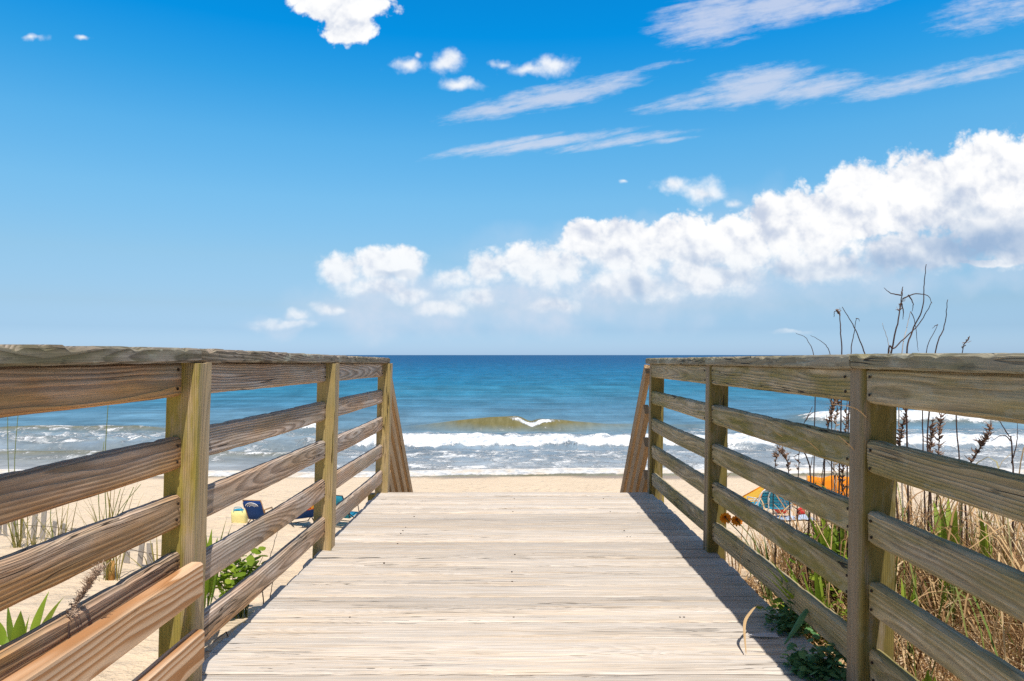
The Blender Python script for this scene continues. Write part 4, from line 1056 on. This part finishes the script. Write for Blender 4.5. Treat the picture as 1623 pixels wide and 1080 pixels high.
for (px, py, rx, ry) in CUM:
    cx, cz = sp_(px, py); sx, sy = F / rx / 1.12, F / ry / 1.12
    d = g.v('LENGTH', g.v('MULTIPLY_ADD', wv, (sx, sy, 0), (-cx * sx, -cz * sy, 0)))
    if rx < 30 and py < 335: d = g.add(d, .22)
    if rx < 46 and py < 335 and not (py < 60 and rx > 30):
        small = d if small is None else g.m('SMOOTH_MIN', small, d, .25); continue
    cur = d if cur is None else g.m('SMOOTH_MIN', cur, d, .18)
body = g.m('MINIMUM', g.sub(1., cur), .75)
nA = billow(uv); nB = billow(g.v('ADD', uv, (.005, .014, 0)))
d0 = g.add(body, nA)
lowf = g.ss(vz, .045, .185)                      # softer, thinner cloud toward the horizon
alpha = g.mul(g.ss(d0, .06, g.lin(lowf, 0, 1, .95, .31)), g.lin(lowf, 0, 1, .66, 1.))
mA = g.m('ABSOLUTE', g.sub(g.noise(wv, 15., 3., .55), .5)); mB = g.m('ABSOLUTE', g.sub(g.noise(g.v('ADD', wv, (.010, .026, 0)), 15., 3., .55), .5))
alpha = g.mul(alpha, g.ss(vz, .016, .05))
ds = g.add(g.sub(1.12, small), g.mul(nA, 1.25))
alpha = g.m('MAXIMUM', alpha, g.mul(g.ss(ds, .1, 1.05), .88))
ahead = g.ss(dy_, -.02, .02); alpha = g.mul(alpha, ahead)
shade = g.m('ADD', SH0, g.add(g.mul(g.sub(nA, nB), SH1), g.mul(g.sub(mA, mB), 1.5)), clamp=True)
big = g.noise(uv, 8., 4., .55)
shade = g.m('ADD', shade, g.add(g.mul(g.sub(big, .5), .8), g.mul(g.sub(body, .45), SH2)), clamp=True)
# broad grey-blue undersides in the right-hand part of the bank
under = None
SH = [(1570, 385, 170, 58, 1.), (1420, 425, 150, 30, .85), (1230, 432, 130, 24, .55), (1000, 462, 120, 24, .45), (830, 478, 90, 18, .4), (640, 447, 46, 10, .6), (560, 472, 60, 12, .6), (1540, 325, 40, 24, .45), (930, 425, 60, 12, .35), (1120, 420, 60, 12, .3)]
wsh = g.v('ADD', uv, g_noise_vec(g, uv, 14., .045))
for (px, py, rx, ry, am) in SH:
    cx, cz = sp_(px, py); sx, sy = F / rx, F / ry
    d = g.v('LENGTH', g.v('MULTIPLY_ADD', wsh, (sx, sy, 0), (-cx * sx, -cz * sy, 0)))
    d = g.mul(g.ss(d, 1.25, .1), am); under = d if under is None else g.m('MAXIMUM', under, d)
K = 1. / SKY
cl = g.mix(g.ss(shade, .05, .8), tuple(c * K for c in lin(*CCREASE)), tuple(c * K for c in CLIT))
cl = g.mix(g.m('SUBTRACT', under, g.mul(g.sub(shade, .5), .35), clamp=True), cl, tuple(c * K for c in lin(*CSHADE)))
# thin veil hanging below the bank
VEIL = [(640, 485, 200, 56, .75), (850, 475, 220, 62, .85), (1080, 455, 260, 66, .75), (1330, 440, 240, 44, .5), (1000, 400, 300, 60, .5), (1300, 370, 260, 80, .6), (600, 440, 110, 50, .45), (470, 512, 100, 16, .4), (1600, 440, 120, 30, .35)]
veil = None
for (px, py, rx, ry, am) in VEIL:
    cx, cz = sp_(px, py); sx, sy = F / rx, F / ry
    d = g.v('LENGTH', g.v('MULTIPLY_ADD', wsh, (sx, sy, 0), (-cx * sx, -cz * sy, 0)))
    d = g.mul(g.ss(d, 1.15, .2), am); veil = d if veil is None else g.m('MAXIMUM', veil, d)
veil = g.m('MULTIPLY', veil, g.ma(g.noise(uv, 16., 5., .6), 1.8, -.05), clamp=True)
# cirrus streaks: rotated and stretched
ang = R(10.5); ca, sa_ = math.cos(ang), math.sin(ang)
cu = g.add(g.mul(ux, ca), g.mul(vz, sa_)); cv = g.sub(g.mul(vz, ca), g.mul(ux, sa_))
cuv = g.comb(cu, cv, 0.)
CIR = [(780, 178, 120, 13, .8), (880, 150, 130, 20, 1.), (960, 133, 90, 14, .9), (1050, 103, 60, 7, .5), (1130, 30, 110, 44, 1.), (1230, 12, 140, 30, 1.), (1330, 8, 110, 16, .8), (1560, 22, 100, 30, .75), (1650, 10, 120, 26, .8), (1090, 158, 110, 14, .75), (1200, 135, 110, 32, 1.), (1290, 140, 110, 24, .9), (1420, 132, 150, 17, .8), (1560, 105, 140, 20, .75), (1700, 80, 140, 22, .7), (790, 233, 130, 8, .85), (870, 230, 150, 11, .95), (980, 226, 140, 8, .85), (1060, 222, 80, 5, .6)]
cur = None
wv = g_noise_vec(g, g.v('MULTIPLY', cuv, (4., 14., 1.)), 1., .012); cw = g.v('ADD', cuv, wv)
for (px, py, rx, ry, am) in CIR:
    cx, cz = sp_(px, py); a, b_ = cx * ca + cz * sa_, cz * ca - cx * sa_; sx, sy = F / rx / 1.15, F / ry / 1.3
    d = g.v('LENGTH', g.v('MULTIPLY_ADD', cw, (sx, sy, 0), (-a * sx, -b_ * sy, 0)))
    d = g.m('MULTIPLY', g.ss(d, 1.25, .0), am)
    cur = d if cur is None else g.m('MAXIMUM', cur, d)
st_ = g.noise(g.v('MULTIPLY', cuv, (9., 70., 1.)), 1., 5., .62, .3); st2 = g.noise(g.v('MULTIPLY', cuv, (40., 120., 1.)), 1., 4., .65)
ci = g.add(cur, g.mul(g.add(g.mul(g.sub(st_, .5), 1.25), g.mul(g.sub(st2, .5), .85)), g.ss(cur, 0., .3)))
calpha = g.mul(g.ss(ci, .16, 1.05), .70)
ccol = tuple(c * K for c in lin(222, 226, 240))
c = g.mix(calpha, skyc, ccol)
c = g.mix(g.mul(veil, VEILA), c, tuple(c_ * K for c_ in lin(214, 224, 240)))
c = g.mix(alpha, c, cl)
g.l.new(c, bg.inputs['Color']); bg.inputs['Strength'].default_value = SKY
# sun
sl = bpy.data.lights.new('sun', 'SUN'); sl.energy = SUNE; sl.angle = R(.5); sl.color = (1., .955, .88)
so_ = bpy.data.objects.new('sun', sl); COL.objects.link(so_); so_.rotation_euler = SUN.to_track_quat('Z', 'Y').to_euler(); so_.location = (2, -6, 30)
scene.cycles.use_denoising = DENOISE
# camera
cam = bpy.data.cameras.new('camera'); co_ = bpy.data.objects.new('camera', cam); COL.objects.link(co_); scene.camera = co_
co_.location = (0, 0, E); co_.rotation_euler = (math.pi / 2 + PITCH, 0, 0)
cam.sensor_width = 36; cam.sensor_fit = 'HORIZONTAL'; cam.lens = F / 1623 * 36; cam.shift_x = -3.5 / 1623; cam.clip_start = .05; cam.clip_end = 200000
vs_ = scene.view_settings; scene.display_settings.display_device = 'sRGB'; vs_.view_transform = 'Standard'; vs_.look = 'None'; vs_.exposure = EXPO; vs_.gamma = 1; vs_.use_curve_mapping = False
